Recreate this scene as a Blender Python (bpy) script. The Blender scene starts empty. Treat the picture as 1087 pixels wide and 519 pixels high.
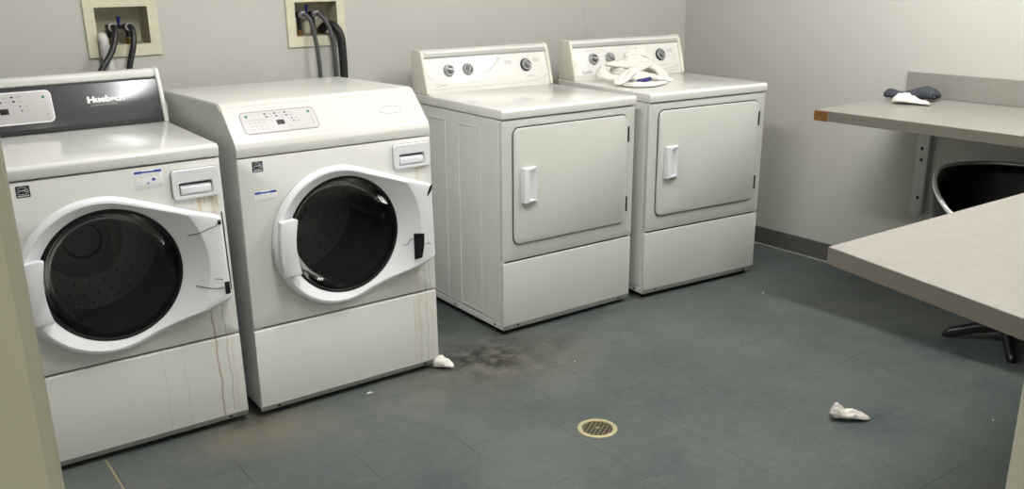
import bpy, bmesh, math, random
from mathutils import Vector, Matrix, noise
PI = math.pi
sc = bpy.context.scene
COL = sc.collection
random.seed(4)

# ------------------------------------------------------------------ materials
def lin(c):
    return tuple((x/255/12.92 if x/255 <= .04045 else ((x/255+.055)/1.055)**2.4) for x in c)

def mat(name, rgb, rough=.5, metal=0., bump=0., bscale=40., mottle=0., mscale=8., coat=0., srgb=True, spec=.5):
    m = bpy.data.materials.new(name); m.use_nodes = True
    nt = m.node_tree; N = nt.nodes; L = nt.links
    b = N['Principled BSDF']
    c = lin(rgb) if srgb else rgb
    b.inputs['Base Color'].default_value = (*c, 1)
    b.inputs['Roughness'].default_value = rough
    b.inputs['Metallic'].default_value = metal
    b.inputs['Coat Weight'].default_value = coat
    b.inputs['Specular IOR Level'].default_value = spec
    tc = N.new('ShaderNodeTexCoord')
    if mottle > 0:
        n = N.new('ShaderNodeTexNoise'); n.inputs['Scale'].default_value = mscale; n.inputs['Detail'].default_value = 5
        L.new(tc.outputs['Object'], n.inputs['Vector'])
        r = N.new('ShaderNodeMapRange'); r.inputs['From Min'].default_value = .3; r.inputs['From Max'].default_value = .7
        r.inputs['To Min'].default_value = 1-mottle; r.inputs['To Max'].default_value = 1+mottle
        L.new(n.outputs['Fac'], r.inputs['Value'])
        mx = N.new('ShaderNodeMix'); mx.data_type = 'RGBA'; mx.blend_type = 'MULTIPLY'; mx.inputs['Factor'].default_value = 1
        mx.inputs[6].default_value = (*c, 1)
        L.new(r.outputs['Result'], mx.inputs[7]); L.new(mx.outputs[2], b.inputs['Base Color'])
    if bump > 0:
        n2 = N.new('ShaderNodeTexNoise'); n2.inputs['Scale'].default_value = bscale; n2.inputs['Detail'].default_value = 4
        L.new(tc.outputs['Object'], n2.inputs['Vector'])
        bp = N.new('ShaderNodeBump'); bp.inputs['Strength'].default_value = bump; bp.inputs['Distance'].default_value = .002
        L.new(n2.outputs['Fac'], bp.inputs['Height']); L.new(bp.outputs['Normal'], b.inputs['Normal'])
    return m

def nodes_of(m):
    return m.node_tree.nodes, m.node_tree.links, m.node_tree.nodes['Principled BSDF']

def math_node(N, L, op, a, b=None, c=None):
    n = N.new('ShaderNodeMath'); n.operation = op
    for i, v in enumerate((a, b, c)):
        if v is None: continue
        if isinstance(v, (int, float)): n.inputs[i].default_value = v
        else: L.new(v, n.inputs[i])
    return n.outputs[0]

def mixc(N, L, fac, a, b):
    n = N.new('ShaderNodeMix'); n.data_type = 'RGBA'
    L.new(fac, n.inputs['Factor'])
    for i, v in ((6, a), (7, b)):
        if isinstance(v, tuple): n.inputs[i].default_value = (*v, 1)
        else: L.new(v, n.inputs[i])
    return n.outputs[2]

ENAMEL = (225, 225, 220)
M = {}
M['enamel'] = mat('white_enamel', ENAMEL, .28, mottle=.015, mscale=5, bump=.03, bscale=120)
M['front'] = mat('front_enamel', (200, 201, 194), .36, mottle=.02, mscale=4, bump=.03, bscale=120)
M['top'] = mat('top_enamel', (224, 224, 219), .11, mottle=.02, mscale=6)
M['hood'] = mat('hood_enamel', (212, 212, 206), .3, mottle=.02, mscale=6, spec=.35)
M['grate'] = mat('dull_grate', (150, 140, 108), .5, metal=.3)
M['plastic'] = mat('white_plastic', (228, 228, 232), .38)
M['cream'] = mat('cream_plastic', (226, 224, 211), .45)
M['greytrim'] = mat('grey_trim', (176, 176, 170), .35)
M['bluegrey'] = mat('side_enamel', (214, 215, 214), .4)
M['strip'] = mat('toe_shade', (160, 161, 155), .45)  # greyer than the panels: shade painted onto their folded toe
M['black'] = mat('black_plastic', (14, 14, 16), .4)
M['gasket'] = mat('rubber_gasket', (10, 11, 11), .35)
M['gap_shade'] = mat('gap_shade', (18, 18, 18), .9)  # near-black standing in for shade inside the machine gaps
M['fascia'] = mat('grey_fascia', (88, 90, 92), .21, metal=.35)
M['panel'] = mat('control_overlay', (196, 192, 192), .4)
M['outline'] = mat('panel_outline', (150, 148, 150), .4)
M['whiteink'] = mat('white_ink', (245, 245, 245), .6)
M['greyink'] = mat('grey_ink', (120, 120, 122), .5)
M['paleink'] = mat('pale_ink', (176, 174, 170), .5)
M['paleink2'] = mat('faint_ink', (196, 194, 190), .5)
M['swoosh'] = mat('swoosh_ink', (205, 203, 196), .4)
M['darkink'] = mat('dark_ink', (40, 40, 46), .5)
M['blue'] = mat('blue_ink', (40, 70, 165), .5)
M['green'] = mat('green_button', (20, 130, 80), .4)
M['knob'] = mat('silver_knob', (168, 168, 168), .3, metal=.5)
M['chrome'] = mat('chrome', (235, 235, 235), .22, metal=.75)
M['steel'] = mat('drum_steel', (150, 152, 150), .36, metal=.75)
M['brass'] = mat('brass', (150, 110, 60), .35, metal=.8)
M['box'] = mat('outlet_box_plastic', (208, 203, 180), .5, mottle=.07, mscale=25)
M['boxin'] = mat('outlet_box_inner', (176, 171, 150), .55, mottle=.08, mscale=25)
M['hose'] = mat('black_rubber_hose', (24, 24, 26), .45)
M['greyhose'] = mat('grey_rubber_hose', (74, 75, 76), .45)
M['pvc'] = mat('white_pvc', (205, 204, 200), .45)
M['valveblue'] = mat('blue_handle', (28, 30, 120), .4)
M['laminate'] = mat('laminate', (150, 145, 138), .38, mottle=.05, mscale=30)
M['laminate_edge'] = mat('laminate_edge', (122, 116, 106), .5, mottle=.03, mscale=60)
M['counter'] = mat('counter_laminate', (140, 137, 131), .34, mottle=.05, mscale=30)
M['chip'] = mat('bare_particle_board', (126, 82, 38), .8, mottle=.35, mscale=160)
M['bracket'] = mat('grey_bracket', (205, 205, 200), .4)
M['leather'] = mat('black_vinyl', (10, 10, 12), .33, bump=.1, bscale=200)
M['cloth'] = mat('white_cotton', (232, 230, 222), .9, bump=.5, bscale=350)
M['tissue'] = mat('white_tissue', (226, 220, 212), .9, bump=.3, bscale=90)
M['navy'] = mat('navy_cotton', (48, 50, 110), .9)
M['wall'] = mat('wall_paint', (189, 188, 182), .62, bump=.15, bscale=260, mottle=.012, mscale=3)
M['ceil'] = mat('ceiling_tile', (150, 150, 146), .8, bump=.3, bscale=120)
M['baseboard'] = mat('vinyl_cove', (92, 89, 86), .5)
M['caulk'] = mat('grey_caulk', (150, 152, 148), .6)
M['frame'] = mat('door_frame_paint', (176, 173, 152), .45)
M['jamb_lit'] = mat('door_frame_lit', (228, 225, 208), .45)  # lighter copy of the frame paint, brightening the right jamb by colour
M['drain'] = mat('drain_brass', (196, 186, 146), .4, metal=.3, mottle=.15, mscale=60)
M['drainhole'] = mat('drain_hole', (16, 14, 12), .8)
M['rust'] = mat('rust_spot', (96, 62, 38), .8)

# stained front for the washers (drips of rust with a shape of their own)
def stained(name, base, drips, blot=None):
    m = mat(name, base, .36)
    N, L, b = nodes_of(m)
    tc = N.new('ShaderNodeTexCoord'); sp = N.new('ShaderNodeSeparateXYZ'); L.new(tc.outputs['Object'], sp.inputs[0])
    n = N.new('ShaderNodeTexNoise'); n.inputs['Scale'].default_value = 9
    cm = N.new('ShaderNodeCombineXYZ'); L.new(sp.outputs['Z'], cm.inputs['Z']); L.new(cm.outputs[0], n.inputs['Vector'])
    wob = math_node(N, L, 'MULTIPLY', math_node(N, L, 'SUBTRACT', n.outputs['Fac'], .5), .03)
    x = math_node(N, L, 'ADD', sp.outputs['X'], wob)
    col = lin(base)
    for (x0, w, z0, z1, k, rgb) in drips:
        d = math_node(N, L, 'ABSOLUTE', math_node(N, L, 'SUBTRACT', x, x0))
        a = math_node(N, L, 'SUBTRACT', 1., math_node(N, L, 'DIVIDE', d, w)); a = math_node(N, L, 'MAXIMUM', a, 0.)
        up = math_node(N, L, 'GREATER_THAN', sp.outputs['Z'], z0); lo = math_node(N, L, 'LESS_THAN', sp.outputs['Z'], z1)
        f = math_node(N, L, 'MULTIPLY', math_node(N, L, 'MULTIPLY', a, up), math_node(N, L, 'MULTIPLY', lo, k))
        col = mixc(N, L, f, col, lin(rgb))
    if blot:
        x0, x1, z0, z1, k, rgb = blot
        n2 = N.new('ShaderNodeTexNoise'); n2.inputs['Scale'].default_value = 1; n2.inputs['Detail'].default_value = 4
        mp = N.new('ShaderNodeMapping'); mp.inputs['Scale'].default_value = (90, 90, 14)
        L.new(tc.outputs['Object'], mp.inputs[0]); L.new(mp.outputs[0], n2.inputs['Vector'])
        inx = math_node(N, L, 'MULTIPLY', math_node(N, L, 'GREATER_THAN', sp.outputs['X'], x0), math_node(N, L, 'LESS_THAN', sp.outputs['X'], x1))
        inz = math_node(N, L, 'MULTIPLY', math_node(N, L, 'GREATER_THAN', sp.outputs['Z'], z0), math_node(N, L, 'LESS_THAN', sp.outputs['Z'], z1))
        s = N.new('ShaderNodeMapRange'); s.inputs['From Min'].default_value = .42; s.inputs['From Max'].default_value = .7
        L.new(n2.outputs['Fac'], s.inputs['Value'])
        f = math_node(N, L, 'MULTIPLY', math_node(N, L, 'MULTIPLY', inx, inz), math_node(N, L, 'MULTIPLY', s.outputs[0], k))
        col = mixc(N, L, f, col, lin(rgb))
    if not isinstance(col, tuple): L.new(col, b.inputs['Base Color'])
    return m
BR = (160, 126, 82); YL = (196, 184, 140)
M['front_w1'] = stained('stained_front_left', (222, 222, 217),
    [(.606, .0045, .02, .40, .8, BR), (.64, .003, .05, .42, .5, (140, 120, 90)), (.50, .002, .03, .31, .22, (120, 118, 100)),
     (.44, .002, .03, .31, .2, (120, 118, 100)), (.33, .0015, .05, .3, .15, (130, 128, 110)), (.655, .006, .05, .45, .3, YL)],
    (.585, .665, .60, .768, .75, (190, 150, 84)))
M['front_w2'] = stained('stained_front_right', (222, 222, 217),
    [(.61, .012, .04, .40, .35, YL), (.64, .004, .04, .46, .4, (150, 148, 110)), (.66, .006, .04, .46, .35, YL), (.59, .002, .04, .3, .35, (130, 132, 100)),
     (.625, .008, .70, .77, .5, (206, 182, 130))], (.58, .68, .17, .31, .3, (196, 194, 160)))

def glass_mat(name, tint, gloss=.08, ior=1.5):
    m = bpy.data.materials.new(name); m.use_nodes = True
    nt = m.node_tree; N = nt.nodes; L = nt.links; N.remove(N['Principled BSDF'])
    out = N['Material Output']; tr = N.new('ShaderNodeBsdfTransparent'); tr.inputs[0].default_value = (*tint, 1)
    gl = N.new('ShaderNodeBsdfGlossy'); gl.inputs['Roughness'].default_value = gloss; gl.inputs[0].default_value = (.9, .9, .9, 1)
    fr = N.new('ShaderNodeFresnel'); fr.inputs['IOR'].default_value = ior
    mx = N.new('ShaderNodeMixShader'); L.new(fr.outputs[0], mx.inputs[0]); L.new(tr.outputs[0], mx.inputs[1]); L.new(gl.outputs[0], mx.inputs[2])
    L.new(mx.outputs[0], out.inputs['Surface'])
    return m
M['glass'] = glass_mat('smoked_glass', (.80, .82, .82), .03, 1.42)
M['bowl'] = glass_mat('glass_bowl', (.88, .89, .89), .06, 1.22)

def emit(name, rgb, s):
    m = bpy.data.materials.new(name); m.use_nodes = True
    nt = m.node_tree; N = nt.nodes; L = nt.links; N.remove(N['Principled BSDF'])
    e = N.new('ShaderNodeEmission'); e.inputs[0].default_value = (*rgb, 1); e.inputs[1].default_value = s
    L.new(e.outputs[0], N['Material Output'].inputs['Surface']); return m

# floor: slate-blue vinyl tiles with thin joints, scuffs and dirt
def floor_mat():
    m = mat('floor_tile', (84, 98, 98), .5)
    N, L, b = nodes_of(m)
    tc = N.new('ShaderNodeTexCoord'); sp = N.new('ShaderNodeSeparateXYZ'); L.new(tc.outputs['Object'], sp.inputs[0])
    def noise_n(scale, detail=6, rough=.6, off=0.):
        n = N.new('ShaderNodeTexNoise'); n.inputs['Scale'].default_value = scale; n.inputs['Detail'].default_value = detail; n.inputs['Roughness'].default_value = rough
        mp = N.new('ShaderNodeMapping'); mp.inputs['Location'].default_value = (off, off*1.7, 0)
        L.new(tc.outputs['Object'], mp.inputs[0]); L.new(mp.outputs[0], n.inputs['Vector']); return n.outputs['Fac']
    def rng(v, a, b_, c=0., d=1.):
        r = N.new('ShaderNodeMapRange'); r.inputs[1].default_value = a; r.inputs[2].default_value = b_; r.inputs[3].default_value = c; r.inputs[4].default_value = d
        r.clamp = True; L.new(v, r.inputs[0]); return r.outputs[0]
    col = mixc(N, L, rng(noise_n(2.2), .35, .65), lin((70, 81, 81)), lin((99, 104, 99)))
    col = mixc(N, L, rng(noise_n(26, 10, .85, 3), .42, .68, 0, .6), col, lin((110, 117, 110)))
    col = mixc(N, L, rng(noise_n(150, 3, .7, 1), .45, .7, 0, .65), col, lin((52, 60, 62)))
    # scuffs
    n = N.new('ShaderNodeTexNoise'); n.inputs['Scale'].default_value = 3; n.inputs['Detail'].default_value = 8
    mp = N.new('ShaderNodeMapping'); mp.inputs['Scale'].default_value = (2.5, 5, 1); mp.inputs['Rotation'].default_value = (0, 0, .3)
    L.new(tc.outputs['Object'], mp.inputs[0]); L.new(mp.outputs[0], n.inputs['Vector'])
    col = mixc(N, L, rng(n.outputs['Fac'], .58, .76, 0, .2), col, lin((132, 140, 134)))
    # joints
    def joint(axis, off, step, w):
        f = math_node(N, L, 'FRACT', math_node(N, L, 'DIVIDE', math_node(N, L, 'SUBTRACT', sp.outputs[axis], off), step))
        d = math_node(N, L, 'ABSOLUTE', math_node(N, L, 'SUBTRACT', f, .5))
        return rng(d, .5-w/step, .5-w*.4/step)
    jm = math_node(N, L, 'MAXIMUM', joint('X', -3.067, .305, .0022), joint('Y', -1.13, .327, .0022))
    jm = math_node(N, L, 'MULTIPLY', jm, rng(noise_n(5, 3, .5, 7), .38, .62, .1, .85))
    col = mixc(N, L, jm, col, lin((40, 46, 46)))
    # one open, pale seam near the left washer
    dx = math_node(N, L, 'ABSOLUTE', math_node(N, L, 'SUBTRACT', sp.outputs['X'], -3.378))
    sx = math_node(N, L, 'MULTIPLY', math_node(N, L, 'LESS_THAN', dx, .0032), math_node(N, L, 'LESS_THAN', sp.outputs['Y'], -.84))
    col = mixc(N, L, math_node(N, L, 'MULTIPLY', sx, .85), col, lin((158, 142, 112)))
    # dirt patches round the feet of the machines
    def patch(px, py, rx, ry, k, rgb, off, a=.38, b_=.62):
        u = math_node(N, L, 'DIVIDE', math_node(N, L, 'SUBTRACT', sp.outputs['X'], px), rx)
        v = math_node(N, L, 'DIVIDE', math_node(N, L, 'SUBTRACT', sp.outputs['Y'], py), ry)
        d = math_node(N, L, 'SQRT', math_node(N, L, 'ADD', math_node(N, L, 'MULTIPLY', u, u), math_node(N, L, 'MULTIPLY', v, v)))
        f = math_node(N, L, 'MULTIPLY', rng(d, 1., .25), rng(noise_n(9, 8, .72, off), a, b_))
        return mixc(N, L, math_node(N, L, 'MULTIPLY', f, k), col, lin(rgb))
    col = patch(-2.02, -1.0, .50, .34, .75, (112, 108, 98), 2., .33, .53)
    col = patch(-2.05, -.93, .36, .26, .95, (34, 33, 30), 5., .41, .55)
    col = patch(-1.75, -.98, .22, .12, .6, (48, 48, 45), 31., .42, .58)
    col = patch(-2.45, -1.12, .5, .3, .6, (104, 108, 102), 41., .42, .6)
    col = patch(-2.0, -1.12, .36, .12, .6, (56, 54, 50), 21., .46, .6)
    col = patch(-2.94, -.97, .30, .20, .95, (112, 107, 95), 9., .33, .52)
    col = patch(-2.4, -1.0, .45, .2, .5, (108, 108, 100), 12.)
    col = patch(-2.93, -.88, .10, .06, .8, (50, 44, 34), 14.)
    L.new(col, b.inputs['Base Color'])
    L.new(rng(noise_n(6, 6, .6, 4), .3, .7, .30, .46), b.inputs['Roughness'])
    bp = N.new('ShaderNodeBump'); bp.inputs['Strength'].default_value = .25; bp.inputs['Distance'].default_value = .002
    h = math_node(N, L, 'SUBTRACT', noise_n(70, 5, .6, 2), math_node(N, L, 'MULTIPLY', jm, 1.2))
    L.new(h, bp.inputs['Height']); L.new(bp.outputs[0], b.inputs['Normal'])
    return m
M['floor'] = floor_mat()

def sock_mat():
    m = mat('ribbed_sock', (44, 47, 54), .9)
    N, L, b = nodes_of(m)
    tc = N.new('ShaderNodeTexCoord'); w = N.new('ShaderNodeTexWave'); w.inputs['Scale'].default_value = 38; w.inputs['Distortion'].default_value = 1.5
    w.bands_direction = 'Y'
    L.new(tc.outputs['Object'], w.inputs['Vector'])
    L.new(mixc(N, L, w.outputs['Fac'], lin((20, 22, 28)), lin((78, 83, 94))), b.inputs['Base Color'])
    return m
M['sock'] = sock_mat()

# ------------------------------------------------------------------ mesh helpers
def new_bm(): return bmesh.new()

def merge(dst, src, mx=None):
    if mx is not None: bmesh.ops.transform(src, matrix=mx, verts=src.verts)
    me = bpy.data.meshes.new('tmp'); src.to_mesh(me); dst.from_mesh(me); bpy.data.meshes.remove(me); src.free()

def add_box(bm, x0, x1, y0, y1, z0, z1, r=0., seg=2, mx=None):
    b = new_bm(); bmesh.ops.create_cube(b, size=1)
    for v in b.verts:
        v.co = Vector(((x0+x1)/2+v.co.x*(x1-x0), (y0+y1)/2+v.co.y*(y1-y0), (z0+z1)/2+v.co.z*(z1-z0)))
    if r > 0: bmesh.ops.bevel(b, geom=b.edges[:], offset=r, segments=seg, profile=.5, affect='EDGES')
    merge(bm, b, mx)

def add_loops(bm, loops, cap0=True, cap1=True, mx=None):
    b = new_bm(); rows = [[b.verts.new(p) for p in lp] for lp in loops]
    n = len(rows[0])
    for a, c in zip(rows, rows[1:]):
        for i in range(n):
            j = (i+1) % n
            b.faces.new((a[i], a[j], c[j], c[i]))
    if cap0: b.faces.new(rows[0])
    if cap1: b.faces.new(list(reversed(rows[-1])))
    bmesh.ops.recalc_face_normals(b, faces=b.faces[:])
    merge(bm, b, mx)

def add_prism(bm, prof, x0, x1, r=0., seg=2, mx=None):     # profile in (y, z), swept along x
    b = new_bm()
    A = [b.verts.new((x0, y, z)) for y, z in prof]; B = [b.verts.new((x1, y, z)) for y, z in prof]
    n = len(prof)
    for i in range(n): b.faces.new((A[i], A[(i+1) % n], B[(i+1) % n], B[i]))
    b.faces.new(A); b.faces.new(list(reversed(B)))
    bmesh.ops.recalc_face_normals(b, faces=b.faces[:])
    if r > 0:
        es = [e for e in b.edges if len(e.link_faces) == 2 and e.calc_face_angle(0) > .25]
        bmesh.ops.bevel(b, geom=es, offset=r, segments=seg, profile=.5, affect='EDGES', clamp_overlap=True)
    merge(bm, b, mx)

def rrect(x0, x1, z0, z1, r, n=6):
    pts = []
    for cx, cz, a0 in ((x1-r, z1-r, 0), (x0+r, z1-r, PI/2), (x0+r, z0+r, PI), (x1-r, z0+r, 1.5*PI)):
        for i in range(n+1):
            a = a0+i*PI/2/n; pts.append((cx+r*math.cos(a), cz+r*math.sin(a)))
    return pts

def add_plate(bm, x0, x1, z0, z1, r, yb, yf, b=.003, mx=None, n=6):   # rounded rectangle; its face points to -y
    lps = []
    for d, y in ((0, yb), (0, yf+b), (b*.3, yf+b*.3), (b, yf)):
        lps.append([Vector((x, y, z)) for x, z in rrect(x0+d, x1-d, z0+d, z1-d, max(r-d, .0008), n)])
    add_loops(bm, lps, mx=mx)

def add_frame(bm, x0, x1, z0, z1, r, w, yb, yf, mx=None, n=6):        # rounded rectangular ring
    o = rrect(x0, x1, z0, z1, r, n); i = rrect(x0+w, x1-w, z0+w, z1-w, max(r-w, .0006), n)
    lps = [[Vector((a, yb, c)) for a, c in o], [Vector((a, yf, c)) for a, c in o],
           [Vector((a, yf, c)) for a, c in i], [Vector((a, yb, c)) for a, c in i]]
    lps.append(lps[0])
    b = new_bm(); rows = [[b.verts.new(p) for p in lp] for lp in lps[:4]]; rows.append(rows[0]); m_ = len(o)
    for a, c in zip(rows, rows[1:]):
        for k in range(m_):
            j = (k+1) % m_; b.faces.new((a[k], a[j], c[j], c[k]))
    bmesh.ops.recalc_face_normals(b, faces=b.faces[:]); merge(bm, b, mx)

def add_lathe(bm, prof, n=32, mx=None, cap0=True, cap1=True):          # (radius, height) round z
    lps = [[Vector((r*math.cos(2*PI*i/n), r*math.sin(2*PI*i/n), h)) for i in range(n)] for r, h in prof]
    add_loops(bm, lps, cap0, cap1, mx)

def catmull(pts, k=8):
    P = [Vector(p) for p in pts]; P = [P[0]*2-P[1]]+P+[P[-1]*2-P[-2]]; out = []
    for i in range(1, len(P)-2):
        for j in range(k):
            t = j/k; a, b, c, d = P[i-1], P[i], P[i+1], P[i+2]
            out.append(.5*((2*b)+(c-a)*t+(2*a-5*b+4*c-d)*t*t+(3*b-a-3*c+d)*t**3))
    out.append(P[-2]); return out

def add_tube(bm, pts, r, n=12, k=8, mx=None, ridge=0., closed=False):
    c = catmull(pts, k) if k > 1 else [Vector(p) for p in pts]
    up = Vector((0, 0, 1)); lps = []; prev = None
    for i, p in enumerate(c):
        t = (c[min(i+1, len(c)-1)]-c[max(i-1, 0)]).normalized()
        if prev is None:
            u = t.cross(up)
            if u.length < .05: u = t.cross(Vector((0, 1, 0)))
            u.normalize()
        else: u = (prev-t*prev.dot(t)).normalized()
        prev = u; v = t.cross(u)
        rr = r[i*(len(r)-1)//max(1, len(c)-1)] if isinstance(r, (list, tuple)) else r
        rr *= 1+ridge*(i % 2)
        lps.append([p+u*rr*math.cos(2*PI*q/n)+v*rr*math.sin(2*PI*q/n) for q in range(n)])
    add_loops(bm, lps, mx=mx)

def obj(name, bm, m, parent=None, smooth=True, angle=.6, dist=True):
    if dist: bmesh.ops.remove_doubles(bm, verts=bm.verts, dist=1e-6)
    me = bpy.data.meshes.new(name)
    bm.normal_update()
    for f in bm.faces: f.smooth = smooth
    if smooth:
        for e in bm.edges:
            if len(e.link_faces) == 2 and e.calc_face_angle(0) > angle: e.smooth = False
    bm.to_mesh(me); bm.free()
    for q in (m if isinstance(m, (list, tuple)) else [m]): me.materials.append(q)
    o = bpy.data.objects.new(name, me); COL.objects.link(o)
    if parent: o.parent = parent
    return o

def pieces(name, bm, m, parent, **kw):
    """one object per connected piece of bm"""
    bmesh.ops.remove_doubles(bm, verts=bm.verts, dist=1e-6)
    seen = set(); out = []
    bm.verts.ensure_lookup_table()
    for v in bm.verts:
        if v.index in seen: continue
        st = [v]; comp = []
        while st:
            q = st.pop()
            if q.index in seen: continue
            seen.add(q.index); comp.append(q.index)
            st += [e.other_vert(q) for e in q.link_edges if e.other_vert(q).index not in seen]
        cs = set(comp); b = bm.copy(); b.verts.ensure_lookup_table()
        bmesh.ops.delete(b, geom=[w for w in b.verts if w.index not in cs], context='VERTS')
        out.append(obj(name, b, m, parent, **kw))
    bm.free(); return out

def thing(name, label, cat, loc=(0, 0, 0), rot=(0, 0, 0), group=None):
    o = bpy.data.objects.new(name, None); o.empty_display_size = .1; COL.objects.link(o)
    o.location = loc; o.rotation_euler = rot
    tag(o, label, cat, group); return o
def tag(o, label, cat, group=None):
    o['label'] = label; o['category'] = cat
    if group: o['group'] = group
    return o
def struct(name, bm, m, parent=None):
    o = obj(name, bm, m, parent, smooth=False)
    if not parent: o['kind'] = 'structure'
    return o

def add_text(bm, s, size, mx, shear=0., extrude=.0004, offset=0., width=None):
    cu = bpy.data.curves.new('t', 'FONT'); cu.body = s; cu.size = size; cu.extrude = extrude; cu.shear = shear; cu.offset = offset
    cu.align_x = 'LEFT'; cu.align_y = 'CENTER'; cu.resolution_u = 3
    o = bpy.data.objects.new('t', cu); COL.objects.link(o)
    bpy.context.view_layer.update()
    me = bpy.data.meshes.new_from_object(o.evaluated_get(bpy.context.evaluated_depsgraph_get()))
    bpy.data.objects.remove(o); bpy.data.curves.remove(cu)
    b = new_bm(); b.from_mesh(me); bpy.data.meshes.remove(me)
    if width:
        w = max(v.co.x for v in b.verts)-min(v.co.x for v in b.verts)
        bmesh.ops.scale(b, vec=(width/w, 1, 1), verts=b.verts)
    merge(bm, b, mx)
FACE = Matrix(((1, 0, 0, 0), (0, 0, 1, 0), (0, 1, 0, 0), (0, 0, 0, 1)))      # text plane (x, y, z) -> (x, z, y)
FACE = Matrix(((1, 0, 0, 0), (0, 0, -1, 0), (0, 1, 0, 0), (0, 0, 0, 1)))

def slant(y0, z0, y1, z1):
    """local (x, -n, s): x right, s up the slope, y into the panel"""
    s = Vector((0, y1-y0, z1-z0)).normalized(); n_in = Vector((0, s.z, -s.y))
    return Matrix(((1, 0, 0, 0), (0, n_in.y, s.y, y0), (0, n_in.z, s.z, z0), (0, 0, 0, 1)))

# ------------------------------------------------------------------ washers
W = .683
GC = (.336, .577); GR = .198          # door glass centre and radius
OC = (.318, .577); OR = .237

def door_outline():
    pts = [(OC[0]+OR*math.cos(a), OC[1]+OR*math.sin(a)) for a in [i*2*PI/180 for i in range(180)]]
    pts += [(.650, .714), (.657, .708), (.662, .455), (.657, .446)]
    pts = sorted(set(pts))
    def half(ps):
        h = []
        for q in ps:
            while len(h) > 1 and (h[-1][0]-h[-2][0])*(q[1]-h[-2][1])-(h[-1][1]-h[-2][1])*(q[0]-h[-2][0]) <= 0: h.pop()
            h.append(q)
        return h
    lo = half(pts); up = half(pts[::-1]); return lo[:-1]+up[:-1]
HULL = door_outline()
def hull_R(a):
    d = (math.cos(a), math.sin(a)); best = 0
    for (x0, z0), (x1, z1) in zip(HULL, HULL[1:]+HULL[:1]):
        ex, ez = x1-x0, z1-z0; den = d[0]*ez-d[1]*ex
        if abs(den) < 1e-12: continue
        qx, qz = x0-GC[0], z0-GC[1]
        t = (qx*ez-qz*ex)/den; u = (qx*d[1]-qz*d[0])/den
        if t > 0 and -1e-9 <= u <= 1+1e-9: best = max(best, t)
    return best
def door_h(r):                      # how far the moulding stands out, by distance from the glass centre
    if r < .268: return .008+.0425*((r-GR)/.070)
    return .0505+.0015*min(1, (r-.268)/.01)

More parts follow.
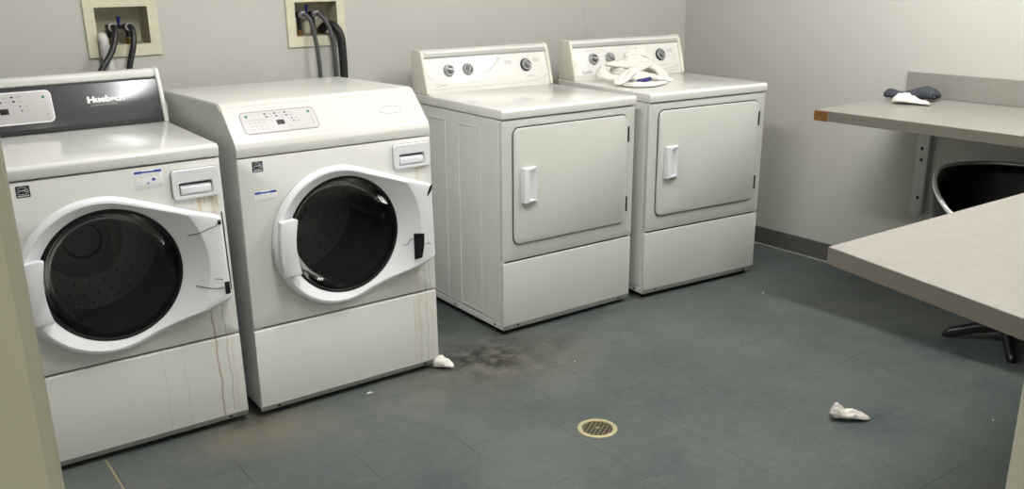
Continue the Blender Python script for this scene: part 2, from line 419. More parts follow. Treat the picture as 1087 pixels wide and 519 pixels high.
def make_washer(kind):
    left = kind == 'W1'
    fm = M['front_w1'] if left else M['front_w2']
    rt = thing('washing_machine', 'x', 'washing machine', group='front-load washing machines')
    HT = .881 if left else .8695
    # cabinet (sides, back, floor): a shell open where the drum shows
    bm = new_bm(); D = .66 if left else .69
    add_box(bm, 0, .006, .012, D, .03, HT+.004); add_box(bm, W-.006, W, .012, D, .03, HT+.004)
    add_box(bm, .006, W-.006, D-.006, D, .03, HT+.004); add_box(bm, .006, W-.006, .05, D-.006, .03, .036)
    add_box(bm, .006, .03, .008, .05, .03, HT); add_box(bm, W-.03, W-.006, .008, .05, .03, HT)
    obj('cabinet', bm, M['bluegrey'], rt)
    # plinth strip behind the toe and dark stops that paint shade into the seams
    bm = new_bm(); add_box(bm, .03, W-.03, .04, .06, .0, .05); add_box(bm, .03, W-.03, .016, .03, .295, .33); add_box(bm, .03, W-.03, .016, .03, HT-.012, HT+.012)
    add_box(bm, .03, .08, D-.1, D-.05, 0, .035); add_box(bm, W-.08, W-.03, D-.1, D-.05, 0, .035)
    pieces('dark_stop', bm, M['gap_shade'], rt)
    # front panel with the round port
    bm = new_bm(); z0, z1 = .3145, HT; n = 120
    angs = [2*PI*i/n for i in range(n)]
    for cx, cz in ((0, z0), (W, z0), (W, z1), (0, z1)): angs.append(math.atan2(cz-GC[1], cx-GC[0]) % (2*PI))
    angs = sorted(set(angs))
    def edge(a, b_):
        d = (math.cos(a), math.sin(a)); t = 9
        if d[0] > 1e-9: t = min(t, (W-b_-GC[0])/d[0])
        if d[0] < -1e-9: t = min(t, (b_-GC[0])/d[0])
        if d[1] > 1e-9: t = min(t, (z1-b_-GC[1])/d[1])
        if d[1] < -1e-9: t = min(t, (z0+b_-GC[1])/d[1])
        return (GC[0]+d[0]*t, GC[1]+d[1]*t)
    lps = []
    for b_, y in ((0, .016), (0, .004), (.0012, .0012), (.004, 0)):
        lps.append([Vector((edge(a, b_)[0], y, edge(a, b_)[1])) for a in angs])
    for r, y in ((.206, 0), (.203, .004), (.203, .03)):
        lps.append([Vector((GC[0]+r*math.cos(a), y, GC[1]+r*math.sin(a))) for a in angs])
    add_loops(bm, lps, False, False)
    obj('front_panel', bm, fm, rt, angle=.9)
    # lower access panel with its folded toe
    bm = new_bm()
    add_prism(bm, [(.020, .308), (.004, .308), (0, .304), (0, .040), (.009, .020), (.013, .020), (.012, .04)], .0, W, .0015, 1)
    lp = obj('lower_panel', bm, fm, rt)
    bm = new_bm(); add_prism(bm, [(-.0006, .039), (.0082, .0193), (.0095, .0195), (.0005, .0402)], .002, W-.002)
    obj('toe_shade', bm, M['strip'], lp)  # grey overlay colours the inward fold as shaded
    bm = new_bm()
    mx = slant(.0082, .020, -.0008, .039)
    for x in (.06, .625): add_lathe(bm, [(.0055, 0), (.0055, .0015), (.002, .002)], 12, mx @ Matrix.Translation((x, .0, .010)) @ Matrix.Rotation(PI/2, 4, 'X'))
    pieces('screw', bm, M['black'], lp)
    # drum, seen through the glass
    bm = new_bm(); T = Matrix.Translation((GC[0], 0, GC[1])) @ Matrix.Rotation(-PI/2, 4, 'X')
    b = new_bm()
    prof = [(.245, .075), (.245, .42), (.235, .44), (.12, .452), (.115, .44), (.06, .44), (.055, .46), (.001, .46)]
    add_lathe(b, prof, 64, None, False, True)
    for k in range(3):
        a = .5+k*2*PI/3
        mm = Matrix.Rotation(a, 4, 'Z')
        add_prism(b, [(-.035, .245), (-.012, .195), (.012, .195), (.035, .245)], .10, .42, .006, 2, mm @ Matrix(((0, 1, 0, 0), (0, 0, 1, 0), (1, 0, 0, 0), (0, 0, 0, 1))))
    merge(bm, b, T)
    dr = obj('drum', bm, M['steel'], rt)
    bm = new_bm()
    for ring, cnt in ((.15, 20), (.185, 26), (.215, 32)):
        for i in range(cnt):
            a = 2*PI*i/cnt
            add_lathe(bm, [(.0035, .0), (.003, .0012)], 6, T @ Matrix.Translation((ring*math.cos(a), ring*math.sin(a), .4475-(ring-.12)*.1)) @ Matrix.Rotation(PI, 4, 'X'))
    for row in range(7):
        for i in range(64):
            a = 2*PI*(i+.5*(row % 2))/64
            add_lathe(bm, [(.0035, 0), (.003, .0012)], 6, T @ Matrix.Rotation(a, 4, 'Z') @ Matrix.Translation((.2448, 0, .12+row*.045)) @ Matrix.Rotation(-PI/2, 4, 'Y'))
    o = obj('perforation', bm, M['drainhole'], dr); o['kind'] = 'stuff'
    bm = new_bm()
    add_lathe(bm, [(.2025, .0), (.2025, .018), (.206, .03), (.25, .045), (.252, .08), (.238, .085), (.222, .06), (.196, .05), (.186, .03), (.19, .0)], 72, T, False, False)
    obj('gasket', bm, M['gasket'], rt)
    bm = new_bm(); add_lathe(bm, [(.1185, .449), (.1185, .444), (.1215, .441), (.1245, .444), (.1245, .451)], 72, T, False, False)
    obj('hub_ring', bm, M['chrome'], dr)
    # door moulding
    dp = bpy.data.objects.new('door', None)
    bm = new_bm(); n = 168
    angs = [2*PI*i/n for i in range(n)]
    for q in ((.650, .714), (.657, .708), (.662, .455), (.657, .446)): angs.append(math.atan2(q[1]-GC[1], q[0]-GC[0]) % (2*PI))
    angs = sorted(angs)
    RS = [hull_R(a) for a in angs]
    lps = [[Vector((GC[0]+GR*math.cos(a), .006, GC[1]+GR*math.sin(a))) for a in angs]]
    FR = .017
    for t in (0., .25, .5, .75, .97, 1., 1.03, 1.2, 1.6, 2.):
        row = []
        for a, R_ in zip(angs, RS):
            e_ = R_-FR; m_ = min(.268, GR+(e_-GR)*.93); r = GR+(m_-GR)*t if t <= 1 else m_+(e_-m_)*(t-1); row.append(Vector((GC[0]+r*math.cos(a), -door_h(r), GC[1]+r*math.sin(a))))
        lps.append(row)
    for q in (.25, .5, .75, 1.):
        row = []
        for a, R_ in zip(angs, RS):
            r = R_-FR+FR*math.sin(q*PI/2); h = door_h(R_-FR)-FR*(1-math.cos(q*PI/2)); row.append(Vector((GC[0]+r*math.cos(a), -h, GC[1]+r*math.sin(a))))
        lps.append(row)
    lps.append([Vector((GC[0]+(R_-.004)*math.cos(a), -.003, GC[1]+(R_-.004)*math.sin(a))) for a, R_ in zip(angs, RS)])
    add_loops(bm, lps, False, False)
    door = obj('door', bm, M['plastic'], rt, angle=.30)
    bm = new_bm()
    add_lathe(bm, [(.1995, -.006), (.1995, .007), (.1975, .010), (.193, .010), (.190, .008), (.1885, .003), (.1885, -.012)], 96, Matrix.Translation((GC[0], 0, GC[1])) @ Matrix.Rotation(PI/2, 4, 'X'), False, False)
    obj('glass_rim', bm, M['gasket'], door)
    bm = new_bm()
    add_lathe(bm, [(.190, .005), (.17, .0105), (.12, .016), (.06, .018), (.002, .019)], 72, Matrix.Translation((GC[0], 0, GC[1])) @ Matrix.Rotation(PI/2, 4, 'X'), False, True)
    gl = obj('glass', bm, M['glass'], door)
    bm = new_bm()
    add_lathe(bm, [(.188, -.004), (.176, -.04), (.160, -.075), (.13, -.095), (.07, -.105), (.002, -.107)], 72, Matrix.Translation((GC[0], 0, GC[1])) @ Matrix.Rotation(PI/2, 4, 'X'), False, True)
    obj('glass_bowl', bm, M['bowl'], door)
    # pull handle plate, its right edge bowed like the glass
    bm = new_bm(); pts = [(.100, .484), (.152, .482)]
    for i in range(9):
        t = i/8; pts.append((.160-.012*math.sin(t*PI), .486+t*.178))
    pts += [(.150, .669), (.102, .664), (.096, .62), (.094, .575), (.096, .53)]
    lps = []
    for d, y in ((0, -.030), (0, -.049), (.0015, -.0515), (.004, -.0525)):
        c = Vector((.127, .575)); lps.append([Vector((c.x+(x-c.x)*(1-d/.03), y, c.y+(z-c.y)*(1-d/.09))) for x, z in pts])
    add_loops(bm, lps)
    obj('handle', bm, M['plastic'], door, angle=.5)
    # cracks and broken spots on the hinge side
    bm = new_bm()
    def crack(pts, w=.0011):
        add_tube(bm, [(x, -door_h(math.hypot(x-GC[0], z-GC[1]))-.0002, z) for x, z in pts], w, 6, 5)
    if left:
        crack([(.555, .665), (.585, .672), (.612, .681), (.632, .685), (.638, .692)])
        crack([(.560, .505), (.59, .497), (.622, .489), (.636, .490)])
        crack([(.612, .522), (.626, .519), (.636, .515)])
        add_prism(bm, [(-.056, .690), (-.056, .700), (-.0525, .704), (-.0525, .688)], .641, .650)
        add_prism(bm, [(-.0525, .466), (-.0545, .475), (-.0545, .50), (-.0525, .506)], .640, .655)
        add_tube(bm, [(.6635, -.026, .72), (.665, -.026, .6), (.666, -.026, .47)], .0022, 6, 2)
    else:
        crack([(.546, .505), (.560, .510), (.568, .524), (.59, .527), (.612, .527)])
        crack([(.618, .503), (.630, .506), (.636, .500)], .0012)
        lps = [[Vector((x, y, z)) for x, z in ((.573, .549), (.613, .543), (.611, .50), (.601, .458), (.572, .457))] for y in (-.05, -.0545)]
        add_loops(bm, lps)
        lps = [[Vector((x, y, z)) for x, z in ((.655, .712), (.648, .690), (.632, .672), (.634, .684), (.644, .706))] for y in (-.049, -.0535)]
        add_loops(bm, lps)
        add_tube(bm, [(.6625, -.026, .70), (.664, -.026, .6), (.665, -.026, .50)], .002, 6, 2)
    for q in pieces('hinge_cover_crack', bm, M['black'], door): q['label'] = 'black crack or exposed gap in the white hinge cover'
    # detergent drawer
    bm = new_bm(); add_plate(bm, .533, .673, .7698, .860 if left else .855, .012, .004, -.0012, .0008)
    gp = obj('detergent_drawer', bm, M['gap_shade'], rt)  # dark backing plate, painted as the shaded gap round the drawer front
    bm = new_bm(); zt = .859 if left else .854
    o_ = rrect(.534, .672, .771, zt, .011); i1 = rrect(.552, .652, .780, .822, .006); i2 = rrect(.556, .648, .783, .812, .005)
    lps = [[Vector((x, .0, z)) for x, z in o_], [Vector((x, -.010, z)) for x, z in o_], [Vector((x+(.603-x)*.02, -.013, z+(.815-z)*.04)) for x, z in o_],
           [Vector((x, -.013, z)) for x, z in i1], [Vector((x, .008, z)) for x, z in i2]]
    add_loops(bm, lps, False, True)
    obj('drawer_front', bm, M['plastic'], gp, angle=.5)
    bm = new_bm(); add_prism(bm, [(.010, .783), (-.008, .783), (-.0125, .788), (-.0115, .806), (.0, .813), (.010, .806)], .557, .647, .002, 2)
    obj('finger_grip', bm, M['plastic'], gp)
    # stickers
    bm = new_bm(); ex = (.128, .163, .839, .871) if left else (.046, .080, .824, .857)
    add_plate(bm, ex[0], ex[1], ex[2], ex[3], .001, .001, -.0006, .0002)
    st = obj('energy_sticker', bm, M['darkink'], rt)
    bm = new_bm(); w_, h_ = ex[1]-ex[0], ex[3]-ex[2]
    def sx(u): return ex[0]+u*w_
    def sz(v): return ex[2]+v*h_
    def ribbon(pts, w=.0008):
        c = catmull([(sx(u), -.0008, sz(v)) for u, v in pts], 6)
        lps = [[p+Vector((0, 0, w)), p+Vector((0, 0, -w)), p+Vector((0, -.0002, -w)), p+Vector((0, -.0002, w))] for p in c]
        add_loops(bm, lps)
    ribbon([(.12, .74), (.4, .88), (.7, .82), (.9, .66)], .0004); ribbon([(.1, .42), (.3, .62), (.5, .58), (.7, .66), (.9, .5)], .0008)
    ribbon([(.55, .60), (.75, .44), (.92, .52)], .0006); ribbon([(.12, .30), (.5, .28), (.9, .32)], .0004)
    for v in (.14,):
        for u in (.1, .24, .38, .52, .66, .8): add_box(bm, sx(u), sx(u+.09), -.001, -.0006, sz(v-.05), sz(v+.05))
    obj('star_emblem', bm, M['whiteink'], st)
    bm = new_bm(); lx = (.434, .512, .816, .870) if left else (.045, .117, .734, .762)
    add_plate(bm, lx[0], lx[1], lx[2], lx[3], .001, .001, -.0006, .0002)
    lab = obj('notice_label', bm, M['whiteink'], rt)
    bm = new_bm(); hb = .008
    add_box(bm, lx[0]+.001, lx[0]+(lx[1]-lx[0])*.30, -.001, -.0005, lx[3]-hb, lx[3]-.001)
    add_box(bm, lx[1]-(lx[1]-lx[0])*.30, lx[1]-.001, -.001, -.0005, lx[3]-hb, lx[3]-.001)
    add_box(bm, lx[0]+(lx[1]-lx[0])*.31, lx[1]-(lx[1]-lx[0])*.31, -.001, -.0005, lx[3]-hb*.9, lx[3]-hb*.3)
    if left: add_box(bm, lx[0]+.048, lx[0]+.058, -.001, -.0005, lx[2]+.022, lx[2]+.029); add_box(bm, lx[0]+.034, lx[0]+.040, -.001, -.0005, lx[2]+.014, lx[2]+.018)
    obj('blue_print', bm, M['blue'], lab)
    bm = new_bm(); zz = lx[3]-hb-.003
    while zz > lx[2]+.003:
        x = lx[0]+.004
        while x < lx[1]-.008:
            w2 = random.uniform(.003, .008)
            if not (left and lx[2]+.013 < zz < lx[2]+.032 and random.random() < .7): add_box(bm, x, min(x+w2, lx[1]-.003), -.0008, -.0005, zz-.0007, zz+.0007)
            x += w2+.002
        zz -= .004
    obj('small_print', bm, M['paleink2'], lab)['kind'] = 'stuff'
    if left:
        # worktop
        bm = new_bm(); add_prism(bm, [(-.004, .885), (-.006, .916), (.004, .9235), (.56, .9235), (.66, .9235), (.66, .885)], -.001, W+.001, .005, 3)
        obj('worktop', bm, M['top'], rt)
        # console: white body, grey sloping fascia
        bm = new_bm()
        add_prism(bm, [(.562, .922), (.613, 1.066), (.602, 1.074), (.600, 1.092), (.610, 1.101), (.655, 1.101), (.668, 1.088), (.668, .922)], -.0, .679, .003, 2)
        con = obj('console', bm, M['enamel'], rt)
        bm = new_bm()
        for x0 in (-.006, .672): add_prism(bm, [(.542, .9225), (.546, .945), (.566, 1.01), (.590, 1.07), (.598, 1.096), (.610, 1.104), (.655, 1.104), (.67, 1.09), (.67, .9225)], x0, x0+.014, .004, 2)
        pieces('end_cap', bm, M['enamel'], con)
        bm = new_bm(); sl = slant(.556, .926, .600, 1.071)
        add_plate(bm, .006, .673, .0, .1505, .002, .004, -.002, .001, sl)
        fa = obj('fascia', bm, M['fascia'], con)
        bm = new_bm(); add_box(bm, .006, .673, -.003, .002, .147, .151, 0, mx=sl); add_box(bm, .006, .673, -.0032, .002, .0, .014, 0, mx=sl)
        pieces('groove', bm, M['black'], fa)
        px0, px1, ps0, ps1 = .05, .333, .035, .136
        bm = new_bm(); add_plate(bm, px0, px1, ps0, ps1, .016, .0, -.0032, .0006, sl)
        pn = obj('control_panel', bm, M['panel'], con)
        bm = new_bm(); add_frame(bm, px0-.002, px1+.002, ps0-.002, ps1+.002, .018, .004, -.001, -.0042, sl)
        obj('panel_edge', bm, M['whiteink'], pn)
        ctrl(pn, sl, px0, px1, ps0, ps1, -.0033, left)
        bm = new_bm()
        add_text(bm, 'Huebsch', .027, sl @ Matrix.Translation((.440, -.0032, .092)) @ FACE, .0, .0008, .0016, .118)
        obj('brand_lettering', bm, M['whiteink'], fa)
        bm = new_bm(); add_box(bm, .446, .532, -.0028, -.002, .0735, .0745, 0, mx=sl)
        obj('underline', bm, M['paleink'], fa)
    else:
        bm = new_bm()
        add_prism(bm, [(-.002, .8725), (-.002, .900), (.004, .916), (.104, 1.018), (.118, 1.0265), (.135, 1.0275), (.709, 1.018), (.712, 1.012), (.712, .978), (.69, .970), (.69, .8725)], .0, W, .005, 3)
        hd = obj('hood', bm, M['hood'], rt)
        bm = new_bm()
        for x in (-.0025, W-.0005): add_prism(bm, [(.125, .998), (.10, 1.005), (.12, 1.022), (.135, 1.0235), (.709, 1.014), (.710, .980), (.3, .985)], x, x+.003, .001, 1)
        pieces('top_rim', bm, M['hood'], hd)
        sl = slant(.004, .916, .104, 1.018); Ls = math.hypot(.1, .102)
        bm = new_bm(); add_frame(bm, .016, .664, .014, Ls-.004, .012, .0016, .001, -.0008, sl)
        obj('raised_border', bm, M['hood'], hd)
        px0, px1, ps0, ps1 = .047, .292, .030, .112
        bm = new_bm(); add_plate(bm, px0, px1, ps0, ps1, .014, .002, -.0014, .0006, sl)
        pn = obj('control_panel', bm, M['panel'], hd)
        bm = new_bm(); add_frame(bm, px0-.0015, px1+.0015, ps0-.0015, ps1+.0015, .0155, .003, .001, -.0018, sl)
        obj('panel_edge', bm, M['outline'], pn)
        ctrl(pn, sl, px0, px1, ps0, ps1, -.0016, left)
        bm = new_bm(); lps = [[sl @ Vector((.563+(.042+d)*math.cos(2*PI*i/48), y, .069+(.0165+d)*math.sin(2*PI*i/48))) for i in range(48)] for d, y in ((0, .001), (0, -.0012), (-.0012, -.0012), (-.0012, .001))]
        lps.append(lps[0]); add_loops(bm, lps, False, False)
        obj('oval_badge_outline', bm, M['paleink'], hd)
    return rt

def ctrl(pn, sl, x0, x1, s0, s1, y, left):
    """buttons, display and legends of the keypad"""
    w, h = x1-x0, s1-s0
    def P(u, v): return x0+u*w, s0+v*h
    def blk(bm, u, v, du, dv):
        a, b = P(u, v); add_box(bm, a-du*w/2, a+du*w/2, y-.0006, y+.001, b-dv*h/2, b+dv*h/2, 0, mx=sl)
    bm = new_bm()
    for u, v in ((.08, .80), (.92, .80)):
        a, b = P(u, v); add_lathe(bm, [(.0048, .0), (.0048, .0009), (.003, .0013)], 16, sl @ Matrix.Translation((a, y, b)) @ Matrix.Rotation(PI/2, 4, 'X'))
    pieces('green_button', bm, M['green'], pn)
    bm = new_bm()
    for i in range(3):
        for j in range(2): blk(bm, .33+i*.135+.012*j, .86-j*.14, .028, .05)
    blk(bm, .67, .56, .022, .035); blk(bm, .68, .42, .022, .035)
    pieces('indicator', bm, M['darkink'], pn)
    bm = new_bm(); a, b = P(.50, .42); add_plate(bm, a-.0125, a+.0125, b-.009, b+.009, .001, y+.001, y-.0008, .0004, sl)
    obj('display', bm, M['black'], pn)
    bm = new_bm()
    for i in range(3):
        for j in range(2): blk(bm, .395+i*.135+.012*j, .86-j*.14, .045, .035)
    for i in range(4):
        for j in range(3): blk(bm, .10+i*.065+j*.008, .50-j*.16, .028, .05)
    for j in range(3): blk(bm, .93+.004*j, .52-j*.14, .02, .05)
    blk(bm, .73, .56, .04, .025); blk(bm, .74, .42, .05, .025); blk(bm, .62, .22, .03, .03)
    blk(bm, .19, .615, .26, .008); blk(bm, .92, .63, .09, .008)
    obj('legend', bm, M['paleink'], pn)['kind'] = 'stuff'

# ------------------------------------------------------------------ dryers
def make_dryer(kind):
    rt = thing('clothes_dryer', 'x', 'clothes dryer', group='front-load clothes dryers')
    W = .683; D = .66; HT = .8700
    bm = new_bm()
    add_box(bm, 0, W, .022, D, .05, HT, .002, 1)
    add_box(bm, -.0, W, .020, D, .022, .046, .002, 1)
    add_box(bm, .0, .014, .006, .022, .022, HT, .004, 3); add_box(bm, W-.014, W, .006, .022, .022, HT, .004, 3)
    # raised ribs pressed into both sides
    for sx, xa, xb in ((0, -.0022, .001), (1, W-.001, W+.0022)):
        for (y0, y1) in ((.145, .305), (.402, .54)):
            mx = Matrix(((0, 1, 0, 0), (1, 0, 0, 0), (0, 0, 1, 0), (0, 0, 0, 1)))
            add_frame(bm, y0, y1, .062, .828, .006, .0035, xa, xb, mx)
    cab = obj('cabinet', bm, M['enamel'], rt)
    bm = new_bm()
    for y in (.06, .36):
        add_lathe(bm, [(.005, 0), (.005, .0012), (.002, .002)], 10, Matrix.Translation((0, y, .034)) @ Matrix.Rotation(-PI/2, 4, 'Y'))
    pieces('side_screw', bm, M['black'], cab)
    bm = new_bm(); add_box(bm, .02, W-.02, .03, D-.03, 0, .024); add_box(bm, .004, W-.004, .012, .03, HT-.01, HT+.008)
    add_box(bm, .01, W-.01, .012, .03, .29, .32)
    pieces('dark_stop', bm, M['gap_shade'], rt)  # dark strips painting shade into the seams and under the base
    # front frame round the door: outer plate plus a shallow well
    bm = new_bm(); o_ = rrect(.0, W, .3105, HT-.002, .004, 6); i_ = rrect(.050, .642, .374, .838, .030, 6)
    lps = []
    for d, y in ((0, .014), (0, .003), (.001, .0008), (.003, 0)):
        lps.append([Vector((x, y, z)) for x, z in rrect(d, W-d, .3105+d, HT-.002-d, .006, 6)])
    lps.append([Vector((x, 0, z)) for x, z in rrect(.047, .645, .371, .841, .033, 6)])
    lps.append([Vector((x, .002, z)) for x, z in i_]); lps.append([Vector((x, .010, z)) for x, z in i_])
    add_loops(bm, lps, False, True)
    obj('front_panel', bm, M['front'], rt, angle=.5)
    bm = new_bm()
    add_frame(bm, .0497, .6423, .3737, .8383, .0305, .0027, .002, -.0004)
    obj('door_gap_shade', bm, M['gap_shade'], rt)  # near-black ring painted as the shade round the door
    bm = new_bm(); add_plate(bm, .053, .639, .377, .835, .028, .008, -.009, .004)
    door = obj('door', bm, M['front'], rt)
    bm = new_bm()
    o_ = rrect(.086, .156, .541, .681, .004, 4); i1 = rrect(.110, .151, .549, .673, .010, 4); i2 = rrect(.1115, .148, .552, .670, .009, 4)
    lps = [[Vector((x, -.006, z)) for x, z in o_], [Vector((x, -.027 if x < .12 else -.018, z)) for x, z in o_],
           [Vector((x+(.12-x)*.05, -.030 if x < .12 else -.020, z+(.61-z)*.02)) for x, z in o_],
           [Vector((x, -.031 if x < .125 else -.019, z)) for x, z in i1], [Vector((x, -.0097-.008*max(0, x-.118)/.030, z)) for x, z in i2]]
    add_loops(bm, lps, False, True)
    obj('handle', bm, M['plastic'], door, angle=.5)['label'] = 'white plastic recessed pull handle'
    for z0 in (.722, .424):
        bm = new_bm(); add_box(bm, .639, .646, -.011, .002, z0, z0+.064, .001, 1)
        obj('hinge', bm, M['black'], door)
    bm = new_bm()
    add_prism(bm, [(.012, .3035), (.003, .3035), (0, .300), (0, .042), (.006, .021), (.010, .021), (.010, .05)], .001, W-.001, .0015, 1)
    lp = obj('lower_panel', bm, M['front'], rt)
    bm = new_bm(); add_prism(bm, [(-.0006, .0415), (.0053, .0205), (.0065, .0207), (.0005, .0425)], .003, W-.003)
    obj('toe_shade', bm, M['strip'], lp)
    bm = new_bm(); mx = slant(.0052, .021, -.0008, .0415)
    for x in (.075, .62): add_lathe(bm, [(.005, 0), (.005, .0015), (.002, .002)], 12, mx @ Matrix.Translation((x, 0, .011)) @ Matrix.Rotation(PI/2, 4, 'X'))
    pieces('screw', bm, M['black'], lp)
    # worktop
    bm = new_bm(); add_prism(bm, [(-.006, .872), (-.008, .902), (.001, .9105), (.67, .9105), (.67, .872)], -.003, W+.003, .005, 3)
    obj('worktop', bm, M['top'], rt)
    # console
    bm = new_bm()
    add_prism(bm, [(.556, .910), (.558, .925), (.601, 1.056), (.594, 1.060), (.600, 1.083), (.612, 1.090), (.655, 1.090), (.668, 1.078), (.668, .910)], .012, W-.012, .002, 2)
    con = obj('console', bm, M['enamel'], rt)
    bm = new_bm()
    for x0 in (.003, W-.018):
        add_prism(bm, [(.545, .9105), (.545, .925), (.556, .962), (.570, 1.01), (.582, 1.05), (.590, 1.078), (.600, 1.090), (.614, 1.094), (.655, 1.094), (.672, 1.08), (.672, .9105)], x0, x0+.015, .005, 3)
    pieces('end_cap', bm, M['cream'], con)
    sl = slant(.5565, .925, .5995, 1.056); Ls = math.hypot(.043, .131)
    bm = new_bm(); add_plate(bm, .018, W-.018, .004, Ls-.001, .002, .003, -.0012, .0006, sl)
    fa = obj('fascia', bm, M['enamel'], con)
    bm = new_bm(); add_box(bm, .018, W-.018, -.004, .004, Ls-.001, Ls+.006, .001, 1, sl); add_prism(bm, [(.5935, 1.060), (.592, 1.063), (.5968, 1.077), (.599, 1.076)], .018, W-.018)
    obj('trim_strip', bm, M['greytrim'], con)
    # swoosh graphic
    bm = new_bm()
    def ribb(pts, w0, w1, y=-.0016):
        c = catmull([(x, y, s) for x, s in pts], 8); n = len(c)
        lps = []
        for i, p in enumerate(c):
            w = w0+(w1-w0)*i/(n-1); t = (c[min(i+1, n-1)]-c[max(i-1, 0)]).normalized(); nn = Vector((-t.z, 0, t.x))*w
            lps.append([p+nn, p-nn, p-nn+Vector((0, .001, 0)), p+nn+Vector((0, .001, 0))])
        add_loops(bm, lps, mx=sl)
    ribb([(.405, .124), (.39, .105), (.365, .085), (.33, .064), (.29, .05)], .008, .0006)
    ribb([(.025, .068), (.045, .05), (.085, .038), (.13, .032)], .003, .0003)
    ribb([(.655, .03), (.63, .018), (.58, .012), (.52, .008)], .006, .0003)
    pieces('swoosh', bm, M['swoosh'], fa)
    bm = new_bm()
    def dash(x, s, w, h=.0022): add_box(bm, x-w/2, x+w/2, -.002, -.0008, s-h/2, s+h/2, 0, mx=sl)
    dash(.118, .122, .045); dash(.205, .120, .018); dash(.56, .028, .05); dash(.56, .033, .04)
    for dx in (0, 1):
        x = (.45, .61)[dx]; s = (.100, .102)[dx]
        for k in range(4): dash(x, s-k*.0045+.005, .036)
    dash(.635, .062, .022)
    for k in range(9):
        a = 2*PI*k/9+.2; add_box(bm, .545+.036*math.cos(a)-.003, .545+.036*math.cos(a)+.003, -.002, -.0008, .0815+.034*math.sin(a)-.0008, .0815+.034*math.sin(a)+.0008, 0, mx=sl)
    for kx in (.135, .232):
        for a in (2.6, .35, 1.8): add_box(bm, kx+.034*math.cos(a)-.003, kx+.034*math.cos(a)+.003, -.002, -.0008, .0815+.03*math.sin(a)-.0008, .0815+.03*math.sin(a)+.0008, 0, mx=sl)
    # long small-print line to the right of the name
    x = .165
    while x < .29: w2 = random.uniform(.004, .009); dash(x, .0215, w2, .0018); x += w2+.003
    obj('legend', bm, M['paleink2'], fa)['kind'] = 'stuff'
    bm = new_bm(); lps = [[Vector((.067+r*math.cos(2*PI*i/24), y, .0215+r*.85*math.sin(2*PI*i/24))) for i in range(24)] for r, y in ((.0085, -.0008), (.0085, -.002), (.0065, -.002), (.0065, -.0008))]
    lps.append(lps[0]); add_loops(bm, lps, False, False, sl)
    add_box(bm, .070, .078, -.002, -.0008, .0125, .0155, 0, mx=sl)
    add_text(bm, 'Speed Queen', .0125, sl @ Matrix.Translation((.083, -.0014, .0215)) @ FACE, .2, .0003, .0001, .07)
    obj('brand_lettering', bm, M['greyink'] if kind == 'D2' else M['paleink'], fa)
    # knobs
    for i, (kx, r, ang) in enumerate(((.135, .0245, .25 if kind == 'D1' else .25), (.232, .0245, -1.1 if kind == 'D1' else .75), (.545, .0245, .75))):
        T = sl @ Matrix.Translation((kx, -.001, .0815)) @ Matrix.Rotation(PI/2, 4, 'X') @ Matrix.Rotation(-ang if i != 0 else -ang, 4, 'Z')
        kb = None
        bm = new_bm()
        if i == 2:
            add_lathe(bm, [(.029, 0), (.029, .006), (.027, .008), (.001, .008)], 36, T)
            base = obj('timer_knob', bm, M['darkink'], con)
            bm = new_bm(); add_lathe(bm, [(r, .008), (r, .013), (r-.003, .016), (.001, .016)], 36, T)
            kb = obj('dial_face', bm, M['knob'], base)
        else:
            add_lathe(bm, [(.0265, 0), (.0265, .004), (r, .006), (r, .011), (r-.003, .014), (.001, .014)], 36, T)
            base = kb = obj('knob', bm, M['knob'], con)
        hz = .016 if i == 2 else .014
        bm = new_bm()
        lps = [[T @ Vector((a*(.0185 if k == 0 else .016), b*(w_ if k == 0 else w_*.45), hz-.002+k*.013)) for a, b in ((-1, -.6), (-.6, -1), (.6, -1), (1, -.6), (1, .6), (.6, 1), (-.6, 1), (-1, .6))] for k, w_ in ((0, .0075), (1, .0075))]
        add_loops(bm, lps)
        obj('grip', bm, M['knob'], base)
        bm = new_bm()
        for sgn in (-1, 1):
            lps = [[T @ Vector((a*.0175, sgn*(.0085+b*.0085*math.sqrt(max(0, 1-a*a))), hz+y)) for a, b in ((-.8, 0), (-.4, 0), (0, 0), (.4, 0), (.8, 0), (.6, 1), (.3, 1), (0, 1), (-.3, 1), (-.6, 1))] for y in (0, .0006)]
            add_loops(bm, lps)
        if not (kind == 'D2' and i == 1) : pieces('finger_well', bm, M['darkink'], base)
        else: bm.free()
    return rt

def place(o, x, y, a, r, t):
    a, r, t = (math.radians(v) for v in (a, r, t))
    m_ = Matrix.Translation((x, y, 0)) @ Matrix.Rotation(a, 4, 'Z') @ Matrix.Translation((0, 0, .34*r)) @ Matrix.Rotation(r, 4, 'Y') @ Matrix.Rotation(t, 4, 'X')
    o.matrix_world = m_
    return o

w1 = make_washer('W1'); place(w1, -3.6126, -.8362, -2.049, -.30, -.0689)
w1['label'] = 'white front-load washer at the left with a dark grey console and rust drips'
w2 = make_washer('W2'); place(w2, -2.8895, -.8774, -.9705, .1564, -.2315)
w2['label'] = 'white front-load washer with sloping front control hood and black patch on its door hinge'
d1 = make_dryer('D1'); place(d1, -1.8453, -.8026, -.8405, .40, .0784)
d1['label'] = 'white dryer with three console knobs and an empty top, beside the sloping-hood washer'
d2 = make_dryer('D2'); place(d2, -1.0994, -.8348, -5.0066, .1982, .1931)
d2['label'] = 'white dryer nearest the room corner with crumpled white cloths on its top'

